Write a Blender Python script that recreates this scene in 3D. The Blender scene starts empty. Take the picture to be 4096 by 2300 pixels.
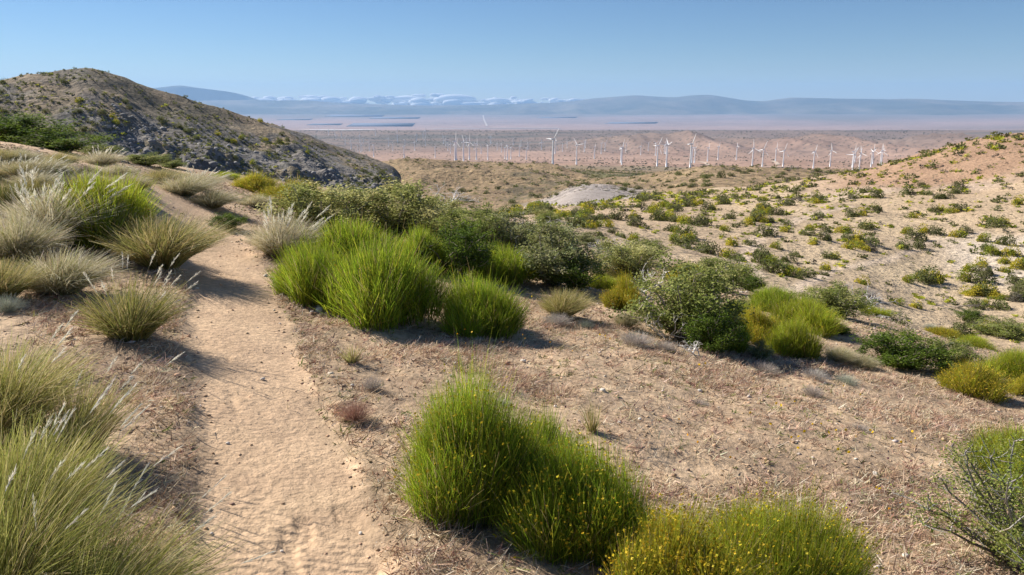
import bpy, math, random
import numpy as np

scene = bpy.context.scene
COL = scene.collection
R = math.radians

# ------------------------------------------------------------------ camera
F = 750.0                      # focal length in pixels of a 1024 wide frame
CU, CV = 512.0, 287.5
EYE_V = 100.0                  # row of the horizontal plane through the eye
PITCH = math.atan((CV - EYE_V) / F)
cam_data = bpy.data.cameras.new('camera')
cam = bpy.data.objects.new('camera', cam_data)
COL.objects.link(cam)
cam.location = (0, 0, 0)
cam.rotation_euler = (math.pi / 2 - PITCH, 0, 0)
cam_data.sensor_width = 36.0
cam_data.lens = 36.0 * F / 1024.0
cam_data.clip_start = 0.05
cam_data.clip_end = 400000.0
scene.camera = cam

# ------------------------------------------------------------------ sky and sun
SUN_EL, SUN_AZ = 37.0, -60.0    # azimuth in degrees from +Y towards +X (negative: left)
sd = np.array([math.sin(R(SUN_AZ)) * math.cos(R(SUN_EL)), math.cos(R(SUN_AZ)) * math.cos(R(SUN_EL)), math.sin(R(SUN_EL))])
world = bpy.data.worlds.new("World")
scene.world = world
world.use_nodes = True
wn = world.node_tree.nodes
wl = world.node_tree.links
sky = wn.new('ShaderNodeTexSky')
sky.sky_type = 'NISHITA'
sky.sun_disc = False
sky.sun_elevation = R(SUN_EL)
sky.sun_rotation = R(SUN_AZ)
sky.altitude = 1200
sky.air_density = 1.0
sky.dust_density = 0.0
sky.ozone_density = 8.0
bg = wn['Background']
bg.inputs['Strength'].default_value = 0.056
wl.new(sky.outputs[0], bg.inputs['Color'])

sun_d = bpy.data.lights.new('sun', 'SUN')
sun_d.energy = 4.9
sun_d.angle = R(0.5)
sun_d.color = (1.0, 0.94, 0.85)
sun = bpy.data.objects.new('sun', sun_d)
COL.objects.link(sun)
from mathutils import Vector
sun.rotation_euler = Vector((-sd[0], -sd[1], -sd[2])).to_track_quat('-Z', 'Y').to_euler()

scene.view_settings.view_transform = 'Standard'
scene.view_settings.look = 'None'
scene.view_settings.gamma = 1.0
scene.view_settings.use_curve_mapping = False
scene.view_settings.exposure = 0.73
scene.cycles.max_bounces = 5
scene.cycles.diffuse_bounces = 3
scene.cycles.volume_bounces = 2
scene.cycles.transparent_max_bounces = 8

# ------------------------------------------------------------------ camera maths
cp, sp = math.cos(PITCH), math.sin(PITCH)

def ray(u, v):
    """pixel -> (azimuth, tangent of elevation)"""
    xc = (u - CU) / F
    yc = -(v - CV) / F
    dy = cp + yc * sp
    dz = -sp + yc * cp
    return np.arctan2(xc, dy), dz / np.hypot(xc, dy)

def tan_at(theta, v):
    yc = -(v - CV) / F
    return np.cos(theta) * (yc * cp - sp) / (cp + yc * sp)

def project(x, y, z):
    fwd = y * cp - z * sp
    up = y * sp + z * cp
    return CU + F * x / fwd, CV - F * up / fwd, fwd

# ------------------------------------------------------------------ noise
def _hash(ix, iy, seed):
    h = (ix.astype(np.int64) * 374761393 + iy.astype(np.int64) * 668265263 + seed * 974634777) & 0xFFFFFFFF
    h = ((h ^ (h >> 13)) * 1274126177) & 0xFFFFFFFF
    h = h ^ (h >> 16)
    return (h & 0xFFFFFF) / float(0xFFFFFF)

def vnoise(x, y, seed=0):
    ix = np.floor(x); iy = np.floor(y)
    fx = x - ix; fy = y - iy
    fx = fx * fx * (3 - 2 * fx); fy = fy * fy * (3 - 2 * fy)
    a = _hash(ix, iy, seed); b = _hash(ix + 1, iy, seed)
    c = _hash(ix, iy + 1, seed); d = _hash(ix + 1, iy + 1, seed)
    return (a + (b - a) * fx) * (1 - fy) + (c + (d - c) * fx) * fy - 0.5

def fbm(x, y, seed=0, octs=4, gain=0.5):
    s = 0.0; a = 1.0
    for i in range(octs):
        c, t = math.cos(i * 1.1 + .4), math.sin(i * 1.1 + .4)
        s = s + a * vnoise((x * c - y * t) * 2 ** i, (x * t + y * c) * 2 ** i, seed + i * 17)
        a *= gain
    return s

def ridged(x, y, seed=0, octs=4):
    s = 0.0; a = 1.0
    for i in range(octs):
        c, t = math.cos(i * 1.3 + .2), math.sin(i * 1.3 + .2)
        s = s + a * (1 - 4 * np.abs(vnoise((x * c - y * t) * 2 ** i, (x * t + y * c) * 2 ** i, seed + i * 13)))
        a *= 0.5
    return s * 0.5

def smooth(a, b, x):
    t = np.clip((x - a) / (b - a), 0, 1)
    return t * t * (3 - 2 * t)

def pchip(x, y, xq):
    """monotone cubic along axis 0 of y"""
    x = np.asarray(x, float); y = np.asarray(y, float)
    if y.ndim == 1:
        return pchip(x, y[:, None], xq)[:, 0]
    h = np.diff(x)[:, None]
    d = np.diff(y, axis=0) / h
    m = np.zeros_like(y)
    w1 = 2 * h[1:] + h[:-1]; w2 = h[1:] + 2 * h[:-1]
    ok = d[:-1] * d[1:] > 0
    with np.errstate(divide='ignore', invalid='ignore'):
        mm = (w1 + w2) / (w1 / d[:-1] + w2 / d[1:])
    m[1:-1] = np.where(ok, mm, 0)
    m[0] = d[0]; m[-1] = d[-1]
    xq = np.clip(xq, x[0], x[-1])
    k = np.clip(np.searchsorted(x, xq) - 1, 0, len(x) - 2)
    t = ((xq - x[k]) / h[k, 0])[:, None]
    hk = h[k]
    t2, t3 = t * t, t * t * t
    return (2*t3 - 3*t2 + 1) * y[k] + (t3 - 2*t2 + t) * hk * m[k] + (-2*t3 + 3*t2) * y[k+1] + (t3 - t2) * hk * m[k+1]

# ------------------------------------------------------------------ terrain profiles
PLAIN = [(3000,164.5),(4000,161.3),(5000,158.8),(6500,153),(8000,146.5),(9500,138.5),(11500,130.5),(13500,131),(20000,128.7),(30000,121),(45000,113.5),(64000,110)]
def W(*a): return list(a)
COLS = [
 (-420, W((24,90),(34,110),(60,170),(150,215),(400,205),(1000,180),(2300,168.5))),
 (-150, W((24,115),(34,130),(60,180),(150,215),(400,205),(1000,180),(2300,168.5))),
 (0,    W((13,150),(24,134),(34,150),(60,190),(150,215),(400,205),(1000,180),(2300,168.5))),
 (100,  W((13,168),(24,151),(34,170),(60,200),(150,215),(400,205),(1000,180),(2300,168.5))),
 (200,  W((14,196),(24,170),(32,183),(60,212),(150,222),(400,205),(1000,180),(2300,168.5))),
 (300,  W((24,184),(32,198),(60,222),(150,225),(400,200),(1000,178),(2300,168.5))),
 (400,  W((25,198),(32,214),(60,232),(150,228),(250,205),(450,170),(560,172),(900,169.5),(1500,168),(2300,166.6))),
 (450,  W((28,206),(36,222),(60,234),(150,225),(240,203),(330,184),(450,168.5),(560,171),(900,169),(1500,167.8),(2300,166.6))),
 (500,  W((28,216),(36,226),(60,222),(90,214),(150,222),(250,204),(330,186),(450,169),(560,171.5),(900,169),(1500,167.8),(2300,166.6))),
 (535,  W((26,226),(32,232),(60,218),(88,208),(130,216),(210,206),(280,196),(400,176),(520,172),(900,169.5),(1500,168),(2300,166.6))),
 (584,  W((23,248),(29,254),(38,243),(60,224),(95,207),(130,209),(200,187.5),(250,191),(400,186),(700,177),(1000,171),(1600,168.2),(2300,167))),
 (640,  W((20,266),(27,275),(35,258),(60,229),(100,204),(130,196),(170,200),(230,192),(280,187),(400,188),(600,182),(900,175),(1300,171),(1800,168.5),(2300,167.2))),
 (720,  W((20,284),(28,298),(36,275),(60,236),(85,212),(115,196),(140,190),(170,193),(230,181),(285,174.5),(350,179),(700,176.5),(1300,172),(1800,169.5),(2300,168.5))),
 (800,  W((18,304),(26,325),(37,290),(60,244),(85,213),(110,196),(140,182),(180,187),(240,181),(310,176.5),(400,181),(800,178),(1500,173.5),(2300,171))),
 (860,  W((18,312),(26,338),(38,300),(60,252),(85,215),(115,188),(145,171.5),(190,180),(300,184),(800,179),(1500,174.5),(2300,172))),
 (900,  W((17,320),(26,350),(40,312),(60,262),(85,218),(115,184),(146,157),(190,172),(300,183),(800,179),(1500,174.5),(2300,172))),
 (960,  W((17,336),(26,368),(41,330),(60,276),(85,221),(115,178),(148,140),(190,158),(300,178),(800,177),(1500,174.5),(2300,172))),
 (1024, W((16,350),(26,388),(42,345),(60,285),(85,225),(115,172),(150,131),(190,150),(300,175),(800,177),(1500,174.5),(2300,172))),
 (1150, W((16,372),(26,412),(42,365),(60,295),(85,222),(115,160),(150,115),(190,138),(300,165),(800,174),(1500,173.5),(2300,172))),
 (1500, W((15,420),(26,460),(42,410),(60,320),(85,225),(115,150),(150,100),(190,125),(300,160),(800,174),(1500,173.5),(2300,172))),
]
PX, PY, P0 = -0.16, -0.085, -1.62
LR = np.linspace(math.log(0.5), math.log(64000), 1100)
thk, prof = [], []
for u, pts in COLS:
    th = float(ray(float(u), 200.0)[0])
    thk.append(th)
    rs, ts = [], []
    r0 = pts[0][0]
    for r in (0.5, 1, 2, 3, 4.5, 6, 8, 10, 12):
        if r < r0 * 0.72:
            rs.append(r); ts.append(P0 / r + PX * math.sin(th) + PY * math.cos(th))
    for r, v in pts + PLAIN:
        if u >= 840 and 2300 < r < 6000: v += (6000 - r) / 3700 * 3.0
        if u >= 584 and r in (6500, 8000):
            if r == 6500:
                rs.append(6600); ts.append(float(tan_at(th, 153.5)))
            else:
                rs.append(7400); ts.append(float(tan_at(th, 143.5)))
            continue
        rs.append(r); ts.append(float(tan_at(th, v)))
    # interpolate height rather than tangent close by, tangent far away: use z / r^0.5
    rs = np.array(rs); ts = np.array(ts)
    q = pchip(np.log(rs), ts * rs ** 0.5, LR)
    prof.append(q / np.exp(LR) ** 0.5)
prof = np.array(prof)
TH0, TH1, NTH = R(-66), R(66), 720
THG = np.linspace(TH0, TH1, NTH)
thk = np.array(thk)
TAB = pchip(thk, prof, THG)            # NTH x NLR
# soften the column to column creases a little
for _ in range(3):
    TAB[1:-1] = 0.25 * TAB[:-2] + 0.5 * TAB[1:-1] + 0.25 * TAB[2:]

def table(th, lr):
    a = np.clip((th - TH0) / (TH1 - TH0) * (NTH - 1), 0, NTH - 1.001)
    b = np.clip((lr - LR[0]) / (LR[-1] - LR[0]) * (len(LR) - 1), 0, len(LR) - 1.001)
    i = a.astype(int); j = b.astype(int); fa = a - i; fb = b - j
    return (TAB[i, j] * (1-fa) * (1-fb) + TAB[i+1, j] * fa * (1-fb) + TAB[i, j+1] * (1-fa) * fb + TAB[i+1, j+1] * fa * fb)

PATH = None
def line_dist(x, y, pts):
    best = np.full(np.shape(x), 99.0)
    for (ax, ay), (bx, by) in zip(pts[:-1], pts[1:]):
        dx, dy = bx - ax, by - ay
        t = np.clip(((x - ax) * dx + (y - ay) * dy) / (dx * dx + dy * dy), 0, 1)
        best = np.minimum(best, np.hypot(x - ax - t * dx, y - ay - t * dy))
    return best
def path_dist(x, y):
    """distance to the trail centre line divided by its half width"""
    best = np.full(np.shape(x), 99.0)
    if PATH is None: return best
    for (ax, ay, aw), (bx, by, bw) in zip(PATH[:-1], PATH[1:]):
        dx, dy = bx - ax, by - ay
        t = np.clip(((x - ax) * dx + (y - ay) * dy) / (dx * dx + dy * dy), 0, 1)
        d = np.hypot(x - ax - t * dx, y - ay - t * dy) / (aw + t * (bw - aw))
        best = np.minimum(best, d)
    return best

def ground_z(x, y, detail=True):
    x = np.atleast_1d(np.asarray(x, float)); y = np.atleast_1d(np.asarray(y, float))
    r = np.maximum(np.hypot(x, y), 0.5)
    th = np.arctan2(x, y)
    z = table(th, np.log(r)) * r
    if detail:
        nr_ = r < 46
        n = 0.10 * fbm(x / 1.9, y / 1.9, 3, 3) * smooth(1.0, 5, r) + 0.042 * fbm(x / .35, y / .35, 9, 3)
        if PATH is not None:
            pd = np.full(r.shape, 99.0)
            if nr_.any(): pd[nr_] = path_dist(x[nr_], y[nr_])
            k = smooth(0.8, 1.3, pd + .25 * fbm(x / .3, y / .3, 61, 3))
            dent = smooth(.12, .32, vnoise(x / .085 + .4 * y / .085, y / .13, 91)) * smooth(-.1, .2, vnoise(x / .7, y / .7, 92))
            n = n * (0.30 + 0.70 * k) - (0.030 + 0.016 * dent) * (1 - k) * smooth(14, 8, r) 
        w1 = smooth(45, 25, r)
        z = z + n * w1
        w2 = smooth(28, 45, r) * smooth(260, 150, r)
        z = z + w2 * (1.0 * fbm(x / 16, y / 16, 21, 4) + 0.10 * fbm(x / 2.3, y / 2.3, 31, 3))
        w3 = smooth(150, 230, r) * smooth(1100, 500, r)
        z = z + w3 * (8.0 * ridged(x / 75, y / 95, 41, 5) * smooth(150, 400, r) + 0.9 * fbm(x / 12, y / 12, 44, 3))
        w4 = smooth(700, 1300, r) * smooth(6000, 4000, r)
        z = z + w4 * 17 * fbm(x / 420, y / 420, 51, 4)
        w5 = smooth(5200, 7200, r) * smooth(12500, 10500, r)
        rg = ridged(x / 520 + y / 2600, y / 2800, 61, 4)
        east = 0.2 + 0.8 * smooth(.0, .2, th)
        z = z + w5 * (170 * (rg - .15) * east * smooth(8300, 7300, r) * smooth(5800, 6600, r) + 14 * fbm(x / 500, y / 500, 66, 4))
        w6 = smooth(12000, 16000, r)
        z = z + w6 * 14 * fbm(x / 2500, y / 2500, 71, 3)
    return z

RS = np.exp(np.linspace(math.log(0.6), math.log(60000), 5200))
def hit(u, v, rmin=0.6, rmax=60000, zf=ground_z):
    th, t = ray(float(u), float(v))
    r = RS[(RS > rmin) & (RS < rmax)]
    zg = zf(r * math.sin(th), r * math.cos(th))
    above = zg >= t * r
    if not above.any():
        k = int(np.argmax(zg / r - t))
    else:
        k = int(np.argmax(above))
    rr = r[k]
    return rr * math.sin(th), rr * math.cos(th), float(zg[k]), rr

# trail: rows of (v, left u, right u) read off the ground
tr = [(900,120,420),(640,175,392),(575,190,380),(520,196,372),(470,200,352),(430,200,330),(390,196,312),(350,190,292),(320,192,280),(295,196,272),(270,194,258),(245,186,240),(225,172,218),(205,153,190),(192,141,170),(183,133,150),(178,128,144)]
pp = []
for v, a, b in tr:
    if v > 700: continue
    xa, ya, za, ra = hit(a, v, 0.6, 30); xb, yb, zb, rb = hit(b, v, 0.6, 30)
    pp.append(((xa + xb) / 2, (ya + yb) / 2, max(0.17, math.hypot(xb - xa, yb - ya) / 2)))
d0 = np.array([pp[0][0] - pp[1][0], pp[0][1] - pp[1][1]]); d0 /= np.hypot(*d0)
pp.insert(0, (pp[0][0] + d0[0] * 2.5, pp[0][1] + d0[1] * 2.5, pp[0][2]))
d1 = np.array([pp[-1][0] - pp[-2][0], pp[-1][1] - pp[-2][1]]); d1 /= np.hypot(*d1)
pp.append((pp[-1][0] + d1[0] * 2 - 1.5, pp[-1][1] + d1[1] * 2, pp[-1][2]))
pp.append((pp[-1][0] - 6, pp[-1][1] + 4, pp[-1][2]))
PATH = pp

# ------------------------------------------------------------------ mesh helpers
def mesh_np(name, V, Fc, C=None, mat=None, smooth_shade=False, attrs=None):
    """V n x 3, Fc list of int arrays (m x 3 or m x 4), C n x 3 colours"""
    me = bpy.data.meshes.new(name)
    V = np.asarray(V, np.float32)
    if not isinstance(Fc, list): Fc = [Fc]
    Fc = [np.asarray(f, np.int32) for f in Fc if len(f)]
    nl = sum(f.size for f in Fc); npoly = sum(len(f) for f in Fc)
    me.vertices.add(len(V)); me.vertices.foreach_set('co', V.ravel())
    me.loops.add(nl); me.loops.foreach_set('vertex_index', np.concatenate([f.ravel() for f in Fc]))
    tot = np.concatenate([np.full(len(f), f.shape[1], np.int32) for f in Fc])
    st = np.concatenate([[0], np.cumsum(tot)[:-1]]).astype(np.int32)
    me.polygons.add(npoly)
    me.polygons.foreach_set('loop_start', st); me.polygons.foreach_set('loop_total', tot)
    if smooth_shade: me.polygons.foreach_set('use_smooth', np.ones(npoly, bool))
    me.update(calc_edges=True)
    if C is not None:
        a = me.attributes.new('Col', 'FLOAT_COLOR', 'POINT')
        cc = np.ones((len(V), 4), np.float32); cc[:, :3] = C
        a.data.foreach_set('color', cc.ravel())
    if mat: me.materials.append(mat)
    return me

def obj(name, me, parent=None, loc=None):
    o = bpy.data.objects.new(name, me)
    COL.objects.link(o)
    if parent is not None: o.parent = parent
    if loc is not None: o.location = loc
    return o

def tag(o, label=None, cat=None, group=None, kind=None):
    if label: o['label'] = label
    if cat: o['category'] = cat
    if group: o['group'] = group
    if kind: o['kind'] = kind
    return o

class Acc:
    """collects vertices, faces, colours"""
    def __init__(s): s.V = []; s.F3 = []; s.F4 = []; s.C = []; s.n = 0
    def add(s, V, Fc, C):
        V = np.asarray(V, float).reshape(-1, 3); Fc = np.asarray(Fc, int)
        C = np.asarray(C, float)
        if C.ndim == 1: C = np.tile(C, (len(V), 1))
        (s.F3 if Fc.shape[1] == 3 else s.F4).append(Fc + s.n)
        s.V.append(V); s.C.append(C); s.n += len(V)
    def mesh(s, name, mat, smooth_shade=False):
        Fs = []
        if s.F3: Fs.append(np.concatenate(s.F3))
        if s.F4: Fs.append(np.concatenate(s.F4))
        return mesh_np(name, np.concatenate(s.V), Fs, np.concatenate(s.C), mat, smooth_shade)

# ------------------------------------------------------------------ materials
def new_mat(name):
    m = bpy.data.materials.new(name); m.use_nodes = True
    nt = m.node_tree
    return m, nt.nodes, nt.links, nt.nodes['Principled BSDF']

def noise_node(n, l, scale, detail=4, rough=.55, vec=None):
    t = n.new('ShaderNodeTexNoise'); t.inputs['Scale'].default_value = scale
    t.inputs['Detail'].default_value = detail; t.inputs['Roughness'].default_value = rough
    if vec is not None: l.new(vec, t.inputs['Vector'])
    return t

def ramp_node(n, stops):
    r = n.new('ShaderNodeValToRGB'); e = r.color_ramp.elements
    while len(e) < len(stops): e.new(0.5)
    for k, (p, c) in enumerate(stops):
        e[k].position = p; e[k].color = (*c, 1) if len(c) == 3 else c
    return r

def mixc(n, l, mode, fac, a, b):
    m = n.new('ShaderNodeMix'); m.data_type = 'RGBA'; m.blend_type = mode
    if isinstance(fac, (int, float)): m.inputs[0].default_value = fac
    else: l.new(fac, m.inputs[0])
    for s, k in ((a, 6), (b, 7)):
        if isinstance(s, tuple): m.inputs[k].default_value = (*s, 1)
        else: l.new(s, m.inputs[k])
    return m.outputs[2]

def soil_mat(name, scale, bump_h, bump_d, dots=None, contrast=(0.72, 1.25), mid=None, ripple=False):
    """soil whose large scale colour is the vertex colour, with grain, mottling and pebbles at several sizes"""
    m, n, l, b = new_mat(name)
    geo = n.new('ShaderNodeNewGeometry')
    at = n.new('ShaderNodeAttribute'); at.attribute_name = 'Col'
    pos = geo.outputs['Position']
    n1 = noise_node(n, l, scale, 6, .62, pos)
    r1 = ramp_node(n, [(0.32, (contrast[0],) * 3), (0.68, (contrast[1],) * 3)])
    l.new(n1.outputs['Fac'], r1.inputs['Fac'])
    c = mixc(n, l, 'MULTIPLY', 1.0, at.outputs['Color'], r1.outputs['Color'])
    n2 = noise_node(n, l, scale * 0.13, 4, .5, pos)
    r2 = ramp_node(n, [(0.3, (0.86, 0.84, 0.84)), (0.7, (1.12, 1.12, 1.10))])
    l.new(n2.outputs['Fac'], r2.inputs['Fac'])
    c = mixc(n, l, 'MULTIPLY', 1.0, c, r2.outputs['Color'])
    if dots:
        dscale, thr, dcol = dots
        vo = n.new('ShaderNodeTexVoronoi'); vo.inputs['Scale'].default_value = dscale
        l.new(pos, vo.inputs['Vector'])
        rr = ramp_node(n, [(thr, (1, 1, 1)), (thr + .07, (0, 0, 0))])
        l.new(vo.outputs['Distance'], rr.inputs['Fac'])
        c = mixc(n, l, 'MIX', rr.outputs['Color'], c, dcol)
    l.new(c, b.inputs['Base Color'])
    b.inputs['Roughness'].default_value = 0.95
    b.inputs['Specular IOR Level'].default_value = 0.15
    nb = noise_node(n, l, scale * 1.3, 5, .6, pos)
    bp = n.new('ShaderNodeBump'); bp.inputs['Strength'].default_value = bump_h
    bp.inputs['Distance'].default_value = bump_d
    h = nb.outputs['Fac']
    if ripple:
        wv = n.new('ShaderNodeTexWave'); wv.inputs['Scale'].default_value = 5.0
        wv.bands_direction = 'Y'
        wv.inputs['Distortion'].default_value = 7.0; wv.inputs['Detail'].default_value = 3
        wv.inputs['Detail Scale'].default_value = 1.2
        l.new(pos, wv.inputs['Vector'])
        nm = noise_node(n, l, 1.3, 2, .5, pos)
        rm = ramp_node(n, [(0.45, (0, 0, 0)), (0.62, (1, 1, 1))]); l.new(nm.outputs['Fac'], rm.inputs['Fac'])
        mu = n.new('ShaderNodeMath'); mu.operation = 'MULTIPLY'
        l.new(wv.outputs['Fac'], mu.inputs[0]); l.new(rm.outputs['Color'], mu.inputs[1])
        ma = n.new('ShaderNodeMath'); ma.operation = 'MULTIPLY_ADD'
        l.new(mu.outputs[0], ma.inputs[0]); ma.inputs[1].default_value = 0.30; l.new(h, ma.inputs[2])
        h = ma.outputs[0]
    l.new(h, bp.inputs['Height']); l.new(bp.outputs['Normal'], b.inputs['Normal'])
    return m

def grid_mesh(th0, th1, nth, radii, zf, colf, mats, pick=None, normals_smooth=True):
    th = np.linspace(th0, th1, nth)
    T, RR = np.meshgrid(th, radii, indexing='ij')
    X = RR * np.sin(T); Y = RR * np.cos(T)
    Z = zf(X.ravel(), Y.ravel()).reshape(X.shape)
    V = np.stack([X, Y, Z], -1).reshape(-1, 3)
    C = colf(X.ravel(), Y.ravel(), Z.ravel())
    nr = len(radii)
    i, j = np.meshgrid(np.arange(nth - 1), np.arange(nr - 1), indexing='ij')
    a = (i * nr + j).ravel()
    Fq = np.stack([a, a + 1, a + nr + 1, a + nr], -1)      # checked upwards below
    return V, Fq[:, ::-1], C

def compact(V, Fq, C):
    ids = np.unique(Fq)
    mp = np.full(len(V), -1); mp[ids] = np.arange(len(ids))
    return V[ids], mp[Fq], C[ids]

SAND = np.array([0.52, 0.378, 0.245]); SAND2 = np.array([0.355, 0.255, 0.168]); TRAIL = np.array([0.58, 0.41, 0.265])
def lerp(a, b, t):
    return a * (1 - t[..., None]) + b * t[..., None]
def near_col(x, y, z):
    k = np.clip(0.5 + 1.3 * fbm(x / .8, y / .8, 5, 5, .65), 0, 1)
    c = lerp(np.tile(SAND, (len(x), 1)), np.tile(SAND2, (len(x), 1)), k)
    pd = path_dist(x, y)
    c = c * (1 - .11 * smooth(.9, 1.15, pd) * smooth(3.2, 1.6, pd))[:, None]
    tc_ = lerp(np.tile(TRAIL, (len(x), 1)), np.tile(TRAIL * .88, (len(x), 1)), np.clip(.3 + 1.2 * fbm(x / .45, y / .7, 6, 4), 0, 1))
    return lerp(tc_, c, smooth(0.85, 1.25, pd + 0.55 * fbm(x / .35, y / .35, 8, 4)))
TRACK = [hit(u, v, 34, 160)[:2] for u, v in [(752, 275), (748, 258), (752, 243), (768, 231), (790, 223), (815, 214), (850, 206)]]
TRACK2 = [hit(u, v, 34, 160)[:2] for u, v in [(790, 292), (830, 270), (880, 262), (930, 240), (985, 232)]]
def side_col(x, y, z):
    r = np.hypot(x, y); th = np.arctan2(x, y)
    k = np.clip(0.45 + 0.9 * fbm(x / 18, y / 18, 15, 4), 0, 1)
    c = lerp(np.tile([0.53, 0.41, 0.27], (len(x), 1)), np.tile([0.46, 0.34, 0.225], (len(x), 1)), k)
    tg = float(ray(584.0, 187.0)[0])
    c = lerp(c, np.tile([0.36, 0.315, 0.285], (len(x), 1)), smooth(0.10, 0.06, np.abs(th - tg)) * smooth(118, 135, r + 6 * fbm(x / 6, y / 6, 78, 3)))
    pale = smooth(0.05, 0.35, fbm(x / 22, y / 22, 18, 3)) * smooth(.32, .5, th)
    c = lerp(c, np.tile([0.60, 0.50, 0.39], (len(x), 1)), pale)
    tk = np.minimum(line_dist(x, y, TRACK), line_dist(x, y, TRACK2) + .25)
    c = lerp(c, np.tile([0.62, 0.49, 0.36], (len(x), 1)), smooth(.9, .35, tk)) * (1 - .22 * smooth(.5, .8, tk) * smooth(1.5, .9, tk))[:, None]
    red = smooth(100, 122, r + 12 * fbm(x / 15, y / 15, 19, 3)) * smooth(.34, .44, th)
    c = lerp(c, np.tile([0.40, 0.26, 0.17], (len(x), 1)), red)
    return c
def mid_col(x, y, z):
    r = np.hypot(x, y); th = np.arctan2(x, y)
    k = np.clip(0.5 + 1.1 * fbm(x / 60, y / 60, 25, 4), 0, 1)
    c = lerp(np.tile([0.36, 0.26, 0.155], (len(x), 1)), np.tile([0.27, 0.195, 0.12], (len(x), 1)), k)
    tg = float(ray(584.0, 187.0)[0])
    grey = smooth(0.10, 0.06, np.abs(th - tg)) * smooth(100, 140, r) * smooth(232, 218, r + 10 * fbm(x / 9, y / 9, 77, 3))
    c = lerp(c, np.tile([0.36, 0.315, 0.285], (len(x), 1)), grey)
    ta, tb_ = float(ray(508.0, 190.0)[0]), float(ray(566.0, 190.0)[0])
    shd = smooth(ta - .01, ta + .015, th + .03 * fbm(x / 20, y / 20, 93, 3)) * smooth(tb_ + .01, tb_ - .02, th) * smooth(205, 225, r) * smooth(420, 360, r)  # mask for the gully slope's shade, painted into the hill colour
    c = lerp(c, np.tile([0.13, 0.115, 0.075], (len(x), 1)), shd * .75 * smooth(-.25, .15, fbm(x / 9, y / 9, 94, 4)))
    scrub = smooth(430, 520, r) * smooth(1150, 900, r) * smooth(-.02, .06, th) * smooth(.36, .25, th)
    sp_ = smooth(-.1, .15, fbm(x / 45, y / 45, 29, 4))
    c = lerp(c, np.tile([0.11, 0.12, 0.055], (len(x), 1)), scrub * sp_ * .8)
    return c
def plain_col(x, y, z):
    r = np.hypot(x, y); th = np.arctan2(x, y)
    n = len(x)
    k = np.clip(0.5 + 1.0 * fbm(x / 600, y / 600, 35, 5), 0, 1)
    c = lerp(np.tile([0.42, 0.275, 0.205], (n, 1)), np.tile([0.33, 0.215, 0.155], (n, 1)), k)
    olive = smooth(2500, 1700, r + 500 * fbm(x / 300, y / 300, 39, 4))
    c = lerp(c, np.tile([0.27, 0.21, 0.14], (n, 1)), olive)
    drk = smooth(2500, 2300, r) * smooth(1900, 2100, r) * smooth(0, .25, fbm(x / 180, y / 180, 40, 4))
    c = lerp(c, np.tile([0.12, 0.11, 0.07], (n, 1)), drk)
    sc = smooth(6200, 7600, r + 900 * fbm(x / 900, y / 900, 36, 4)) * smooth(12600, 12200, r)
    c = lerp(c, np.tile([0.21, 0.155, 0.125], (n, 1)), sc * .9)
    bands = smooth(0.0, .35, fbm(x / 2600, y / 500, 37, 4)) * smooth(7200, 9000, r) * smooth(12600, 12200, r)
    c = lerp(c, np.tile([0.115, 0.105, 0.085], (n, 1)), bands * .85)
    far = smooth(12400, 13500, r)
    kf = np.clip(0.5 + 1.2 * fbm(x / 9000, y / 5000, 38, 5), 0, 1)
    cf = lerp(np.tile([0.36, 0.25, 0.22], (n, 1)), np.tile([0.25, 0.19, 0.175], (n, 1)), kf)
    c = lerp(c, cf, far)
    ft = smooth(29000, 41000, r + 16000 * fbm(th * 7, r / 30000, 39, 5))
    return lerp(c, np.tile([0.15, 0.135, 0.115], (n, 1)), ft * .8)

GM = soil_mat('sandy_soil', 14, 1.0, 0.022, dots=(55, 0.10, (0.56, 0.49, 0.41)), contrast=(.66, 1.3))
TM = soil_mat('trail_sand', 18, 1.0, 0.020, dots=(70, 0.05, (0.60, 0.53, 0.45)), contrast=(.8, 1.16), ripple=True)
HM = soil_mat('hillside_sand', 1.6, 0.9, 0.35, dots=(0.9, 0.13, (0.16, 0.14, 0.09)), contrast=(.8, 1.18))
MM = soil_mat('dry_hill_soil', 0.30, 1.0, 1.8, dots=(0.34, 0.22, (0.15, 0.13, 0.07)), contrast=(.66, 1.3))
PM = soil_mat('desert_plain_soil', 0.012, 0.6, 14, dots=(0.02, 0.20, (0.13, 0.10, 0.08)), contrast=(.78, 1.2))

# near ground and trail out of one sheet
ra = np.exp(np.linspace(math.log(0.6), math.log(30), 400))
V, Fq, C = grid_mesh(R(-62), R(62), 570, ra, ground_z, near_col, None)
ctr = V[Fq].mean(1)
on = path_dist(ctr[:, 0], ctr[:, 1]) < 1.0
for nm, msk, mt in (('path', on, TM), ('ground', ~on, GM)):
    o = obj(nm, mesh_np(nm, *[a for a in compact(V, Fq[msk], C)], mt, True))
    tag(o, kind='structure')
rb = np.exp(np.linspace(math.log(30), math.log(190), 230))
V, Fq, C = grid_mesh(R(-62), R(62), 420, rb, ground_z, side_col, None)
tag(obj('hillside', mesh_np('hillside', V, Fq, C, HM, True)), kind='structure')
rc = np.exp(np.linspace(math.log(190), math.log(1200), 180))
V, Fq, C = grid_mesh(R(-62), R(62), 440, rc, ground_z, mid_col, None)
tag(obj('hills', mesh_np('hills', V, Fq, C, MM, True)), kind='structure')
rd = np.exp(np.linspace(math.log(1200), math.log(60000), 270))
V, Fq, C = grid_mesh(R(-60), R(60), 440, rd, ground_z, plain_col, None)
tag(obj('desert_plain', mesh_np('desert_plain', V, Fq, C, PM, True)), kind='structure')

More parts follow.
